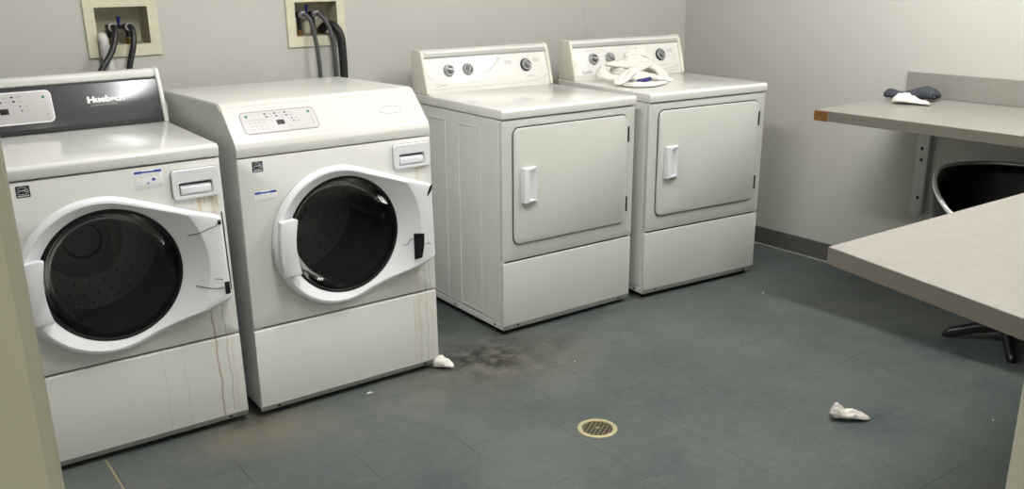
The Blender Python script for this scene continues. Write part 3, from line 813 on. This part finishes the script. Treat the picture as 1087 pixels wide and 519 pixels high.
# ------------------------------------------------------------------ room
CZ = 2.50; XL = -4.7; YF = -3.20; TH = .12
def holed(u0, u1, v0, v1, holes, f, th):
    """wall slab in (u, v) with rectangular holes; f(u, v, w) -> point, w = 0 inside face, th = outside"""
    bm = new_bm()
    us = sorted({u0, u1, *[h[0] for h in holes], *[h[1] for h in holes]}); vs = sorted({v0, v1, *[h[2] for h in holes], *[h[3] for h in holes]})
    def solid(i, j):
        if i < 0 or j < 0 or i >= len(us)-1 or j >= len(vs)-1: return False
        cu, cv = (us[i]+us[i+1])/2, (vs[j]+vs[j+1])/2
        return not any(h[0] < cu < h[1] and h[2] < cv < h[3] for h in holes)
    def q(*p): bm.faces.new([bm.verts.new(f(*a)) for a in p])
    for i in range(len(us)-1):
        for j in range(len(vs)-1):
            if not solid(i, j): continue
            a, b, c, d = us[i], us[i+1], vs[j], vs[j+1]
            q((a, c, 0), (b, c, 0), (b, d, 0), (a, d, 0)); q((a, c, th), (a, d, th), (b, d, th), (b, c, th))
            if not solid(i-1, j): q((a, c, 0), (a, d, 0), (a, d, th), (a, c, th))
            if not solid(i+1, j): q((b, c, 0), (b, c, th), (b, d, th), (b, d, 0))
            if not solid(i, j-1): q((a, c, 0), (a, c, th), (b, c, th), (b, c, 0))
            if not solid(i, j+1): q((a, d, 0), (b, d, 0), (b, d, th), (a, d, th))
    bmesh.ops.remove_doubles(bm, verts=bm.verts, dist=1e-6); bmesh.ops.recalc_face_normals(bm, faces=bm.faces[:])
    return bm
BX1 = (-3.039, -2.850, 1.168, 1.306); BX2 = (-2.281, -2.090, 1.162, 1.302)
struct('wall_back', holed(XL-TH, TH, 0, CZ, [BX1, BX2], lambda u, v, w: (u, w, v), TH), M['wall'])
bm = new_bm(); add_box(bm, 0, TH, YF-TH, 0, 0, CZ); struct('wall_right', bm, M['wall'])
bm = new_bm(); add_box(bm, XL-TH, XL, YF-TH, 0, 0, CZ); struct('wall_left', bm, M['wall'])
DX0, DX1, DZ = -3.860, -2.877, 2.10
struct('wall_front', holed(XL, 0, 0, CZ, [(DX0, DX1, 0, DZ)], lambda u, v, w: (u, YF-w, v), TH), M['wall'])
bm = new_bm(); add_box(bm, XL-TH, TH, -5.2, TH, -.08, 0); struct('floor', bm, M['floor'])
bm = new_bm(); add_box(bm, XL-TH, TH, -5.2, TH, CZ, CZ+.08); struct('ceiling', bm, M['ceil'])
# door frame
bm = new_bm(); add_box(bm, -3.860, -3.808, YF-TH-.004, YF+.004, 0, DZ-.05, .004, 2); add_box(bm, -3.860, -2.877, YF-TH-.004, YF+.004, DZ-.05, DZ, .004, 2)
fr = struct('door_1', bm, M['frame'])
bm = new_bm(); add_box(bm, -2.929, -2.877, YF-TH-.004, YF+.004, 0, DZ-.05, .004, 2)
struct('door_jamb', bm, M['jamb_lit'], fr)
# baseboards
bm = new_bm(); add_box(bm, -.006, 0, YF, 0, .006, .0955, .001, 1); add_prism(bm, [(0, 0), (0, .006), (0, .001)], 0, .0001) if False else None
struct('baseboard_right', bm, M['baseboard'])
bm = new_bm(); add_prism(bm, [(YF, 0), (-.007, 0), (-.007, .007), (YF, .007)], -.012, -.0005, .002, 1); struct('trim_1', bm, M['caulk'])
bm = new_bm(); add_box(bm, XL, -.007, -.006, 0, 0, .0955, .001, 1); struct('baseboard_back', bm, M['baseboard'])

# ------------------------------------------------------------------ outlet boxes and hoses
def outlet_box(inner, outer, label, hb):
    cx, cz = (outer[0]+outer[1])/2, outer[2]
    t = thing('washer_outlet_box', label, 'outlet box', (cx, 0, cz), group='plumbing outlet boxes')
    def R(q, d=0): return (q[0]-cx-d, q[1]-cx+d, q[2]-cz-d, q[3]-cz+d)
    bm = new_bm(); a = R(outer); i = R(inner, -.003)
    lps = [[Vector((x, -.0005, z)) for x, z in rrect(*a, .002, 3)], [Vector((x, -.006, z)) for x, z in rrect(*a, .002, 3)],
           [Vector((x, -.008, z)) for x, z in rrect(a[0]+.003, a[1]-.003, a[2]+.003, a[3]-.003, .002, 3)],
           [Vector((x, -.007, z)) for x, z in rrect(*i, .003, 3)], [Vector((x, .0, z)) for x, z in rrect(*i, .003, 3)]]
    add_loops(bm, lps, False, False)
    obj('faceplate', bm, M['box'], t, angle=.4)
    bm = new_bm()
    lps = [[Vector((x, y, z)) for x, z in rrect(i[0]+d, i[1]-d, i[2]+d, i[3]-d, .004, 3)] for d, y in ((0, 0), (.003, .078), (.008, .082))]
    add_loops(bm, lps, False, True)
    obj('recess', bm, M['boxin'], t, angle=.4)
    vx = [v-cx for v in hb['vx']]; vz = hb['vz']-cz
    for k, x in enumerate(vx):
        bm = new_bm()
        add_tube(bm, [(x, .040, i[2]+.001), (x, .040, vz-.006)], .0085, 14, 1); add_tube(bm, [(x, .052, vz), (x, .018, vz)], .0125, 16, 1)
        add_box(bm, x-.012, x+.012, .03, .055, vz-.014, vz+.012, .003, 2)
        v = obj('valve', bm, M['black'], t)
        bm = new_bm(); add_tube(bm, [(x, .040, i[2]+.001), (x, .040, i[2]+.024)], .0105, 8, 1)
        obj('brass_nut', bm, M['brass'], v)
    bm = new_bm(); add_box(bm, min(vx)+.008, max(vx)-.008, .035, .048, vz-.006, vz+.009, .002, 1)
    lv = obj('valve_bridge', bm, M['black'], t)
    xm = sum(vx)/2+hb.get('hx', 0)
    bm = new_bm(); add_tube(bm, [(xm, .034, vz+.004), (xm, .028, vz+.020), (xm+.001, .024, vz+.038)], [.004, .006, .009], 12, 4)
    obj('lever', bm, M['valveblue'], lv)['label'] = 'blue shut-off lever'
    return t
outlet_box(BX1, (-3.073, -2.817, 1.128, 1.343), 'cream wall outlet box above the dark-console washer', dict(vx=[-2.982, -2.918], vz=1.230))
outlet_box(BX2, (-2.316, -2.058, 1.122, 1.336), 'cream wall outlet box above the sloping-hood washer', dict(vx=[-2.243, -2.183], vz=1.250, hx=0.0))

def hose(pts, r, m, name, label, group, collar=True, ridge=0., n=14):
    o = Vector(pts[0])
    t = thing(name, label, 'hose', o, group=group)
    L_ = [Vector(p)-o for p in pts]
    bm = new_bm(); add_tube(bm, L_, r, n, 10, ridge=ridge); obj('tube', bm, m, t)
    if collar:
        d = (L_[1]-L_[0]).normalized()
        bm = new_bm(); add_tube(bm, [L_[0]-d*.002, L_[0]+d*.014], .0145, 18, 1)
        obj('coupling', bm, M['chrome' if r < .009 else 'pvc'], t)
    return t
G1 = 'water supply hoses'
hose([(-2.978, .010, 1.232), (-2.977, -.016, 1.232), (-2.982, -.038, 1.21), (-3.008, -.062, 1.152), (-3.055, -.085, 1.094), (-3.10, -.095, 1.02), (-3.12, -.09, .8)], .0108, M['hose'], 'water_hose', 'black water hose at the left valve above the dark-console washer', G1)
hose([(-2.920, .010, 1.232), (-2.919, -.016, 1.232), (-2.920, -.036, 1.205), (-2.930, -.05, 1.164), (-2.955, -.06, 1.089), (-2.97, -.07, .98), (-2.96, -.08, .8)], .0108, M['hose'], 'water_hose', 'black water hose at the right valve above the dark-console washer', G1)
hose([(-2.243, .014, 1.250), (-2.238, -.012, 1.249), (-2.222, -.028, 1.222), (-2.210, -.038, 1.141), (-2.207, -.045, 1.07), (-2.205, -.05, .95), (-2.20, -.07, .8)], .0085, M['greyhose'], 'water_hose', 'thin dark grey water hose leftmost above the sloping-hood washer', G1)
hose([(-2.183, .014, 1.250), (-2.178, -.012, 1.249), (-2.158, -.032, 1.222), (-2.138, -.046, 1.15), (-2.137, -.054, 1.05), (-2.137, -.06, .95), (-2.13, -.07, .8)], .0085, M['greyhose'], 'water_hose', 'thin dark grey water hose middle of three above the sloping-hood washer', G1)
hose([(-2.140, .055, 1.182), (-2.137, .035, 1.196), (-2.130, .008, 1.206), (-2.115, -.020, 1.198), (-2.100, -.036, 1.165), (-2.096, -.040, 1.11), (-2.097, -.042, 1.0), (-2.10, -.05, .92), (-2.11, -.06, .8)], .0165, M['hose'], 'drain_hose', 'thick black drain hose rightmost above the sloping-hood washer', None, False, .08)
# pale standpipe hose leaning out of the left box
t = thing('drain_hose', 'pale grey drain hose end hooked into the left outlet box', 'hose', (-3.018, .02, 1.172))
bm = new_bm(); add_tube(bm, [(-.004, .020, -.002), (-.003, .004, .022), (-.003, -.026, .030), (-.002, -.043, .012), (-.002, -.046, -.03), (.004, -.048, -.08)], [.012, .0155, .0175, .0165, .0155, .015], 18, 8)
ob = obj('hose_end', bm, M['pvc'], t)
bm = new_bm(); add_tube(bm, [(.003, -.048, -.055), (.008, -.050, -.16), (.01, -.05, -.35)], .0172, 18, 6)
obj('cuff', bm, M['pvc'], t)

# ------------------------------------------------------------------ wall counter
CH = .860
t = thing('wall_counter', 'grey laminate folding counter on the right wall with backsplash and chipped corner', 'counter', (0, -1.34, CH-.042))
def cz(z): return z-(CH-.042)
bm = new_bm(); add_box(bm, -.665, -.0005, -1.83, 0, 0, .042, .0015, 1)
co = obj('worktop', bm, M['counter'], t)
bm = new_bm(); add_box(bm, -.6675, -.664, -1.83, -.0, .001, .041, .0008, 1); obj('edge_band', bm, M['laminate_edge'], co)
bm = new_bm(); add_box(bm, -.022, -.0005, -1.83, -.003, .0425, .147, .0015, 1)
obj('backsplash', bm, M['counter'], t)
bm = new_bm(); add_box(bm, -.6695, -.655, -.062, .0012, -.0005, .0395, .0015, 1)
obj('chipped_corner', bm, M['chip'], t)['label'] = 'brown bare particle board where the edge strip has broken off'
bm = new_bm()
def strap(b, y0, y1, z0, z1, x0, x1, n=8):
    w = (y1-y0)/2; prof = [(y0, z1), (y0, z0+w)]+[((y0+y1)/2-w*math.cos(k*PI/n), z0+w-w*.7*math.sin(k*PI/n)) for k in range(1, n)]+[(y1, z0+w), (y1, z1)]
    add_prism(b, prof, x0, x1, .003, 2)
y0 = -1.488+1.34; y1 = -1.432+1.34
strap(bm, y0, y1, cz(.325), cz(CH-.0425), -.028, -.001)
br = obj('support_bracket', bm, M['bracket'], t)
bm = new_bm(); add_box(bm, -.56, -.027, y0+.012, y1-.012, cz(.803), -.001, .002, 1)
add_prism(bm, [(y0+.02, cz(.40)), (y1-.02, cz(.40)), (y1-.02, cz(.42)), (y0+.02, cz(.42))], -.03, -.02) if False else None
obj('arm', bm, M['bracket'], br)
bm = new_bm()
for (y, z) in ((-1.457, .640), (-1.459, .590), (-1.464, .420)):
    add_lathe(bm, [(.0075, 0), (.0075, .0012), (.004, .0014)], 14, Matrix.Translation((-.028, y+1.34, cz(z))) @ Matrix.Rotation(-PI/2, 4, 'Y'))
pieces('screw_hole', bm, M['black'], br)
# a second bracket further along, hidden behind the near table
bm = new_bm(); strap(bm, y0-1.2, y1-1.2, cz(.325), cz(CH-.0425), -.028, -.001); obj('support_bracket', bm, M['bracket'], t)

# ------------------------------------------------------------------ near table
NH = .752; NT = .044
t = thing('folding_table', 'large pale laminate tabletop in the right foreground, nearest the doorway', 'table', (-1.6, -2.7, 0))
def np_(x, y, z): return Vector((x+1.6, y+2.7, z))
pl = [(-1.943, -2.309), (-.03, -2.372), (-.03, -3.10), (-2.128, -3.10)]
bm = new_bm(); lps = []
cxm, cym = -1.0, -2.72
for d, z in ((.002, NH-NT), (0, NH-NT+.002), (0, NH-.0015), (.0015, NH)):
    lps.append([np_(x+(cxm-x)*d/1.0, y+(cym-y)*d/.4, z) for x, y in pl])
add_loops(bm, lps)
tt = obj('tabletop', bm, M['laminate'], t)
bm = new_bm()
for (x0, y0_), (x1, y1_) in ((pl[0], pl[1]), (pl[3], pl[0])):
    d = Vector((x1-x0, y1_-y0_, 0)).normalized(); n_ = Vector((-d.y, d.x, 0))
    a, b = np_(x0, y0_, 0), np_(x1, y1_, 0)
    lps = [[p+n_*q+Vector((0, 0, z)) for q, z in ((-.001, NH-NT+.0006), (.0012, NH-NT+.0006), (.0012, NH-.0008), (-.001, NH-.0008))] for p in (a-d*.0008, b+d*.0008)]
    add_loops(bm, lps)
pieces('edge_strip', bm, M['laminate_edge'], tt)
for lx, ly in ((-1.72, -2.98), (-.35, -2.98), (-.35, -2.55)):
    bm = new_bm(); p = np_(lx, ly, 0)
    add_box(bm, p.x-.02, p.x+.02, p.y-.02, p.y+.02, .004, NH-NT, .003, 2); add_lathe(bm, [(.03, 0), (.03, .006), (.022, .01)], 18, Matrix.Translation((p.x, p.y, 0)))
    obj('leg', bm, M['bracket'], t)

# ------------------------------------------------------------------ chair
CC = Vector((-.385, -2.015, 0))
t = thing('tub_chair', 'black vinyl tub chair with chrome rim between the two laminate counters', 'chair', CC)
A50 = math.radians(50)
def rim(phi, dr=0.):      # phi: -1..1 along the back
    a = A50+phi*math.radians(122); k = abs(phi)
    r = .252+.05*max(0, k-.55)/.45+dr
    z = .655-.012*k*k-.17*max(0, k-.55)**1.35/.45**1.35*.62
    return Vector((r*math.cos(a), r*math.sin(a), z))
NP = 48
bm = new_bm(); rows = []
for i in range(NP+1):
    ph = -1+2*i/NP; top = rim(ph); a = math.atan2(top.y, top.x); u = Vector((math.cos(a), math.sin(a), 0))
    r = math.hypot(top.x, top.y); z = top.z; prof = []
    for rr, zz in ((r-.20, .40), (r-.07, .405), (r-.045, .43), (r-.036, .50), (r-.026, z-.035), (r-.012, z-.006), (r, z), (r+.004, z-.02), (r-.004, z-.12), (r-.02, .44), (r-.05, .37), (r-.12, .345), (r-.20, .34)):
        prof.append(u*rr+Vector((0, 0, zz)))
    rows.append(prof)
add_loops(bm, rows)
obj('shell', bm, M['leather'], t, angle=1.2)
bm = new_bm(); add_lathe(bm, [(.12, .345), (.21, .35), (.235, .38), (.235, .425), (.215, .445), (.12, .452), (.002, .455)], 40, Matrix.Translation((-.02, -.02, 0)))
obj('seat', bm, M['leather'], t, angle=1.2)
bm = new_bm(); pts = [rim(-1+2*i/36)+Vector((0, 0, .003)) for i in range(37)]
e0 = pts[0]; e1 = pts[-1]
pts = [e0+Vector((-.02, -.02, -.16))]+[e0+Vector((-.006, -.006, -.07))]+pts+[e1+Vector((-.004, -.006, -.07)), e1+Vector((-.02, -.02, -.16))]
add_tube(bm, pts, .0088, 12, 2); obj('chrome_rim', bm, M['chrome'], t, angle=2)
bm = new_bm(); add_lathe(bm, [(.06, .34), (.05, .325), (.022, .32), (.022, .11), (.03, .10), (.034, .055), (.001, .055)], 24, Matrix.Translation((.04, -.045, 0)))
obj('column', bm, M['black'], t)
for k in range(4):
    a = math.radians(-146+90*k); d = Vector((math.cos(a), math.sin(a), 0))
    bm = new_bm(); sd = Vector((-d.y, d.x, 0)); lps = []
    for s, w, z0_, z1_ in ((.02, .024, .05, .088), (.10, .022, .034, .074), (.16, .018, .014, .050), (.195, .019, .004, .040), (.212, .015, .002, .028), (.220, .007, .004, .014)):
        lps.append([d*s+sd*w*c_+Vector((.04, -.045, z0_+(z1_-z0_)*h_)) for c_, h_ in ((-1, 0), (1, 0), (1, .6), (.6, .95), (0, 1), (-.6, .95), (-1, .6))])
    add_loops(bm, lps); obj('base_arm', bm, M['leather'], t, angle=.9)

# ------------------------------------------------------------------ floor drain
t = thing('floor_drain', 'round brass floor drain grate set in the tiles', 'drain', (-2.063, -1.612, 0))
bm = new_bm(); add_lathe(bm, [(.064, 0), (.064, .002), (.061, .0035), (.0515, .0035), (.0495, .0015), (.0495, .0003)], 48, None, False, False)
obj('rim', bm, M['drain'], t)
bm = new_bm(); add_lathe(bm, [(.049, .0002), (.049, .0006)], 40); obj('well', bm, M['drainhole'], t)
bm = new_bm()
Rg = Matrix.Rotation(.55, 4, 'Z')
for k in range(-3, 4):
    q = k*.0135; h = math.sqrt(.049**2-q*q)
    add_box(bm, -h, h, q-.0011, q+.0011, .0005, .0020, 0, mx=Rg); add_box(bm, q-.0011, q+.0011, -h, h, .0005, .0028, 0, mx=Rg)
add_lathe(bm, [(.008, .0004), (.008, .0034), (.005, .0038)], 16)
obj('grate', bm, M['grate'], t)

# ------------------------------------------------------------------ cloths
def cloth(bm, pts, wid, hgt, folds=3, amp=.25, seed=0., n=30, k=9, base=None, twist=1.):
    """a crumpled length of fabric lying along pts: closed flattened section with folds"""
    c = catmull(pts, k); L_ = len(c); lps = []
    def lerp(a, s):
        f = s*(len(a)-1); i = min(int(f), len(a)-2); return a[i]+(a[i+1]-a[i])*(f-i)
    for i, p in enumerate(c):
        s = i/(L_-1); t_ = (c[min(i+1, L_-1)]-c[max(i-1, 0)]); t_.z = 0; t_.normalize(); sd = Vector((-t_.y, t_.x, 0))
        w, h = lerp(wid, s), lerp(hgt, s); e = min(1, math.sin(min(1, (s+.015)*9)*PI/2), math.sin(min(1, (1.015-s)*9)*PI/2)); row = []
        for j in range(n):
            a = 2*PI*j/n; fo = amp*(1-abs(math.sin(folds*a+twist*6*s+seed)))*max(0, math.sin(a))**.3 if math.sin(a) > 0 else 0
            nz = noise.noise(Vector((s*5+seed*3, math.cos(a)*1.6, math.sin(a)*1.6+seed)))*.55
            rr = 1+fo*.9-amp*.4+nz*amp*1.6
            x = math.cos(a)*w*(1+nz*.25)*e; z = math.sin(a)*h*rr*e
            if z < 0: z *= .55
            q = p+sd*x+Vector((0, 0, z))
            q += t_*noise.noise(Vector((seed*7+j*.4, s*6, 1)))*w*.25
            if base is not None and q.z < base+.0008: q.z = base+.0008+.0002*math.cos(a)
            row.append(q)
        lps.append(row)
    add_loops(bm, lps)
def cloth_obj(name, label, cat, loc, pieces, m, group=None):
    bm = new_bm()
    for pc in pieces: cloth(bm, **pc)
    o = obj(name, bm, m, smooth=True, angle=2.5); o.location = loc; return tag(o, label, cat, group)

ZT = .9125          # top of the right dryer
GP = 'crumpled cloths on the dryer top'
X0, Y0 = -.93, -.50
def C(*p): return [Vector(q) for q in p]
cloth_obj('white_cloth', 'white cloth at the back of the heap, mostly covered by the others', 'cloth', (X0, Y0, ZT),
    [dict(pts=C((0.038, 0.1156, 0.0377), (0.1386, 0.1068, 0.0443), (0.2353, 0.0983, 0.047), (0.2982, 0.0728, 0.0267)), wid=[0.04, 0.055, 0.055, 0.04], hgt=[0.036, 0.045, 0.05, 0.034], folds=4, amp=.5, seed=12.1, base=.0, n=40, k=16)], M['cloth'], GP)
cloth_obj('white_cloth', 'white cloth bulging at the far left of the heap on the dryer', 'cloth', (X0, Y0, ZT),
    [dict(pts=C((-0.0196, 0.1106, 0.0598), (-0.0413, 0.0925, 0.0368), (-0.0319, 0.0516, 0.0177), (0.0282, 0.0162, 0.0203)), wid=[0.026, 0.036, 0.034, 0.022], hgt=[0.022, 0.026, 0.024, 0.016], folds=4, amp=.5, seed=4.1, base=.0, n=40, k=16)], M['cloth'], GP)
cloth_obj('white_cloth', 'white cloth rolled along the upper left of the heap', 'cloth', (X0, Y0, ZT),
    [dict(pts=C((0.0021, 0.1287, 0.0738), (0.0562, 0.1039, 0.0676), (0.1161, 0.0786, 0.0613), (0.1899, 0.0721, 0.069)), wid=[0.016, 0.024, 0.024, 0.016], hgt=[0.014, 0.02, 0.02, 0.014], folds=4, amp=.5, seed=2.3, base=.0, n=40, k=16)], M['cloth'], GP)
cloth_obj('white_cloth', 'white cloth balled up at the very top of the heap', 'cloth', (X0, Y0, ZT),
    [dict(pts=C((0.1256, 0.1278, 0.1045), (0.1853, 0.1326, 0.1093), (0.2452, 0.1173, 0.102), (0.2802, 0.0943, 0.0748)), wid=[0.016, 0.028, 0.03, 0.018], hgt=[0.016, 0.024, 0.026, 0.018], folds=4, amp=.5, seed=9.4, base=.0, n=40, k=16)], M['cloth'], GP)
cloth_obj('white_cloth', 'white cloth tucked just below the topmost ball of the heap', 'cloth', (X0, Y0, ZT),
    [dict(pts=C((0.1029, 0.1098, 0.0815), (0.1618, 0.0946, 0.0872), (0.2157, 0.0799, 0.076), (0.2705, 0.0651, 0.0558)), wid=[0.018, 0.028, 0.028, 0.018], hgt=[0.016, 0.022, 0.022, 0.016], folds=4, amp=.5, seed=6.4, base=.0, n=40, k=16)], M['cloth'], GP)
cloth_obj('white_cloth', 'white cloth hanging down the right side of the heap', 'cloth', (X0, Y0, ZT),
    [dict(pts=C((0.1831, 0.0526, 0.063), (0.2162, 0.0297, 0.0488), (0.2345, -0.0019, 0.0326), (0.2379, -0.0423, 0.0135)), wid=[0.018, 0.026, 0.026, 0.016], hgt=[0.016, 0.022, 0.02, 0.012], folds=4, amp=.5, seed=2.7, base=.0, n=40, k=16)], M['cloth'], GP)
cloth_obj('white_cloth', 'white cloth running diagonally down the front of the heap', 'cloth', (X0, Y0, ZT),
    [dict(pts=C((0.228, 0.0487, 0.0728), (0.1129, 0.0187, 0.0571), (-0.01, -0.0307, 0.0353), (-0.1287, -0.0905, 0.0125)), wid=[0.016, 0.026, 0.03, 0.028], hgt=[0.012, 0.018, 0.02, 0.014], folds=4, amp=.5, seed=7.3, base=.0, n=40, k=16)], M['cloth'], GP)
cloth_obj('white_cloth', 'white cloth in the front middle of the heap above the lowest one', 'cloth', (X0, Y0, ZT),
    [dict(pts=C((-0.0104, -0.0005, 0.0204), (0.0515, -0.016, 0.0212), (0.1134, -0.0314, 0.0219), (0.1624, -0.0558, 0.0167)), wid=[0.022, 0.032, 0.03, 0.018], hgt=[0.018, 0.024, 0.022, 0.014], folds=4, amp=.5, seed=5.5, base=.0, n=40, k=16)], M['cloth'], GP)
cloth_obj('white_cloth', 'white cloth lying flat at the far right of the heap', 'cloth', (X0, Y0, ZT),
    [dict(pts=C((0.161, -0.009, 0.0125), (0.192, -0.039, 0.0125), (0.209, -0.071, 0.0095), (0.215, -0.107, 0.0035)), wid=[0.03, 0.034, 0.028, 0.014], hgt=[0.014, 0.014, 0.012, 0.005], folds=4, amp=.5, seed=11.2, base=.0, n=40, k=16)], M['cloth'], GP)
cloth_obj('white_cloth', 'white cloth lowest along the front edge of the heap', 'cloth', (X0, Y0, ZT),
    [dict(pts=C((-0.07, -0.064, 0.0055), (-0.06, -0.143, 0.0075), (0.016, -0.166, 0.0075), (0.169, -0.115, 0.0035)), wid=[0.016, 0.03, 0.03, 0.014], hgt=[0.008, 0.013, 0.013, 0.006], folds=4, amp=.5, seed=1.2, base=.0, n=40, k=16)], M['cloth'], GP)
cloth_obj('navy_cloth', 'small navy blue cloth edge showing in the white heap', 'cloth', (X0, Y0, ZT),
    [dict(pts=C((-0.0043, -0.0914, 0.0151), (0.0484, -0.086, 0.0149), (0.1049, -0.0708, 0.0178)), wid=[.010, .014, .012], hgt=[.010, .012, .012], folds=2, amp=.2, seed=3.)], M['navy'])

ZC = CH+.0008
bm = new_bm()
cloth(bm, C((-.165, -1.33, .014), (-.15, -1.36, .016), (-.15, -1.40, .013), (-.135, -1.44, .016), (-.115, -1.49, .024), (-.105, -1.545, .018)), [.024, .026, .026, .034, .044, .046], [.026, .026, .018, .024, .036, .026], 5, .18, 2.2, base=.0, n=44, k=14)
o = obj('sock', bm, M['sock'], angle=2.5); o.location = (0, 0, ZC); tag(o, 'dark grey ribbed sock lying on the wall counter against the backsplash', 'sock')
bm = new_bm()
cloth(bm, C((-.265, -1.435, .008), (-.265, -1.465, .014), (-.26, -1.50, .017), (-.255, -1.535, .010), (-.25, -1.59, .007)), [.018, .040, .044, .024, .018], [.012, .020, .024, .012, .008], 4, .5, 6.6, base=.0, n=44, k=14)
o = obj('tissue', bm, M['tissue'], angle=2.5); o.location = (0, 0, ZC); tag(o, 'white crumpled tissue in front of the dark sock on the wall counter', 'tissue')
bm = new_bm()
cloth(bm, C((-.036, .034, .016), (-.026, .016, .020), (-.010, -.002, .014), (.008, -.018, .015), (.028, -.038, .009), (.050, -.058, .004)), [.018, .026, .026, .026, .020, .008], [.028, .026, .016, .018, .012, .005], 4, .5, 1.9, base=.0, n=44, k=14)
o = obj('tissue', bm, M['tissue'], angle=2.5); o.location = (-1.375, -2.055, .0008); tag(o, 'white crumpled tissue lying alone on the open floor', 'tissue')
bm = new_bm()
cloth(bm, C((-.02, .02, .012), (.0, .0, .016), (.022, -.016, .012), (.04, -.03, .004)), [.012, .02, .024, .02], [.022, .030, .02, .006], 2, .3, 8.1, base=.0)
o = obj('rag', bm, M['cloth'], angle=2.5); o.location = (-2.205, -.895, .0008); tag(o, 'scrap of white rag under the right front foot of the sloping-hood washer', 'rag')
# specks of paper on the floor
for k, (x, y, s) in enumerate(((-2.52, -.93, .011), (-1.78, -1.17, .005), (-1.02, -2.36, .005), (-.62, -1.12, .006))):
    bm = new_bm(); cloth(bm, C((-s, 0, .001), (0, s*.2, .0025), (s, -s*.1, .001)), [s*.3, s*.55, s*.3], [.001, .003, .001], 2, .3, k*1.1, n=10, k=4, base=.0)
    o = obj('paper_scrap', bm, M['tissue'], angle=2.5); o.location = (x, y, .0005)
    tag(o, ('tiny white paper scrap on the floor in front of the sloping-hood washer', 'tiny white fleck on the floor in front of the left dryer',
            'tiny white fleck on the floor near the right door jamb', 'tiny white fleck in the shade right of the corner dryer')[k], 'scrap', 'flecks of litter on the floor')

# ------------------------------------------------------------------ lamps
def strip_light(x, y, ln, w, s, label):
    t = thing('ceiling_light', label, 'ceiling light', (x, y, CZ-.07), group='fluorescent strip lights')
    bm = new_bm(); add_box(bm, -w/2-.015, w/2+.015, -ln/2-.02, ln/2+.02, .03, .0695, .004, 2); obj('housing', bm, M['enamel'], t)
    bm = new_bm(); add_box(bm, -w/2, w/2, -ln/2, ln/2, -.01, .031, .008, 2); obj('diffuser', bm, emit('lamp_glow', (1., .988, .955), s), t)
LA = dict(x=-.80, y=-2.0, ln=1.2, w=.085, s=102)
LB = dict(x=-2.68, y=-1.65, ln=1.2, w=.11, s=66)
strip_light(label='ceiling strip light over the wall counter', **LA)
strip_light(label='ceiling strip light in front of the washers', **LB)
t = thing('ceiling_light', 'added unseen fill panel on the hallway ceiling, brightening the door jamb', 'ceiling light', (-4.0, -4.45, CZ-.03))  # unseen lamp added to brighten the left door jamb
bm = new_bm(); add_box(bm, -.32, .32, -.32, .32, .006, .0295, .003, 1); obj('housing', bm, M['enamel'], t)
bm = new_bm(); add_plate(bm, -.3, .3, -.3, .3, .01, 0, .008, .001, Matrix.Rotation(PI/2, 4, 'X')); obj('diffuser', bm, emit('hall_fill_glow', (1., .97, .88), 22), t)
wd = bpy.data.worlds.new('hall'); sc.world = wd; wd.use_nodes = True
bg = wd.node_tree.nodes['Background']; bg.inputs[0].default_value = (1, .97, .88, 1); bg.inputs[1].default_value = .13

# ------------------------------------------------------------------ camera
cam = bpy.data.cameras.new('camera'); co_ = bpy.data.objects.new('camera', cam); COL.objects.link(co_)
yaw, pit, rol = (math.radians(v) for v in (36.3418, -17.6396, -.7931))
F = Vector((math.sin(yaw)*math.cos(pit), math.cos(yaw)*math.cos(pit), math.sin(pit)))
Rr = Vector((math.cos(yaw), -math.sin(yaw), 0)); Uu = Rr.cross(F)
R2 = Rr*math.cos(rol)+Uu*math.sin(rol); U2 = -Rr*math.sin(rol)+Uu*math.cos(rol)
mw = Matrix((R2, U2, -F)).transposed().to_4x4(); mw.translation = Vector((-3.8381, -3.5632, 1.4053))
co_.matrix_world = mw
cam.sensor_fit = 'HORIZONTAL'; cam.sensor_width = 36; cam.lens = 964.74/1087*36
cam.shift_x = (543.5-541.42)/1087; cam.shift_y = (276.71-259.5)/1087
cam.clip_start = .02; cam.clip_end = 50
sc.camera = co_
vs = sc.view_settings; vs.view_transform = 'Standard'; vs.look = 'None'; vs.gamma = 1; vs.use_curve_mapping = False; vs.exposure = 0.2
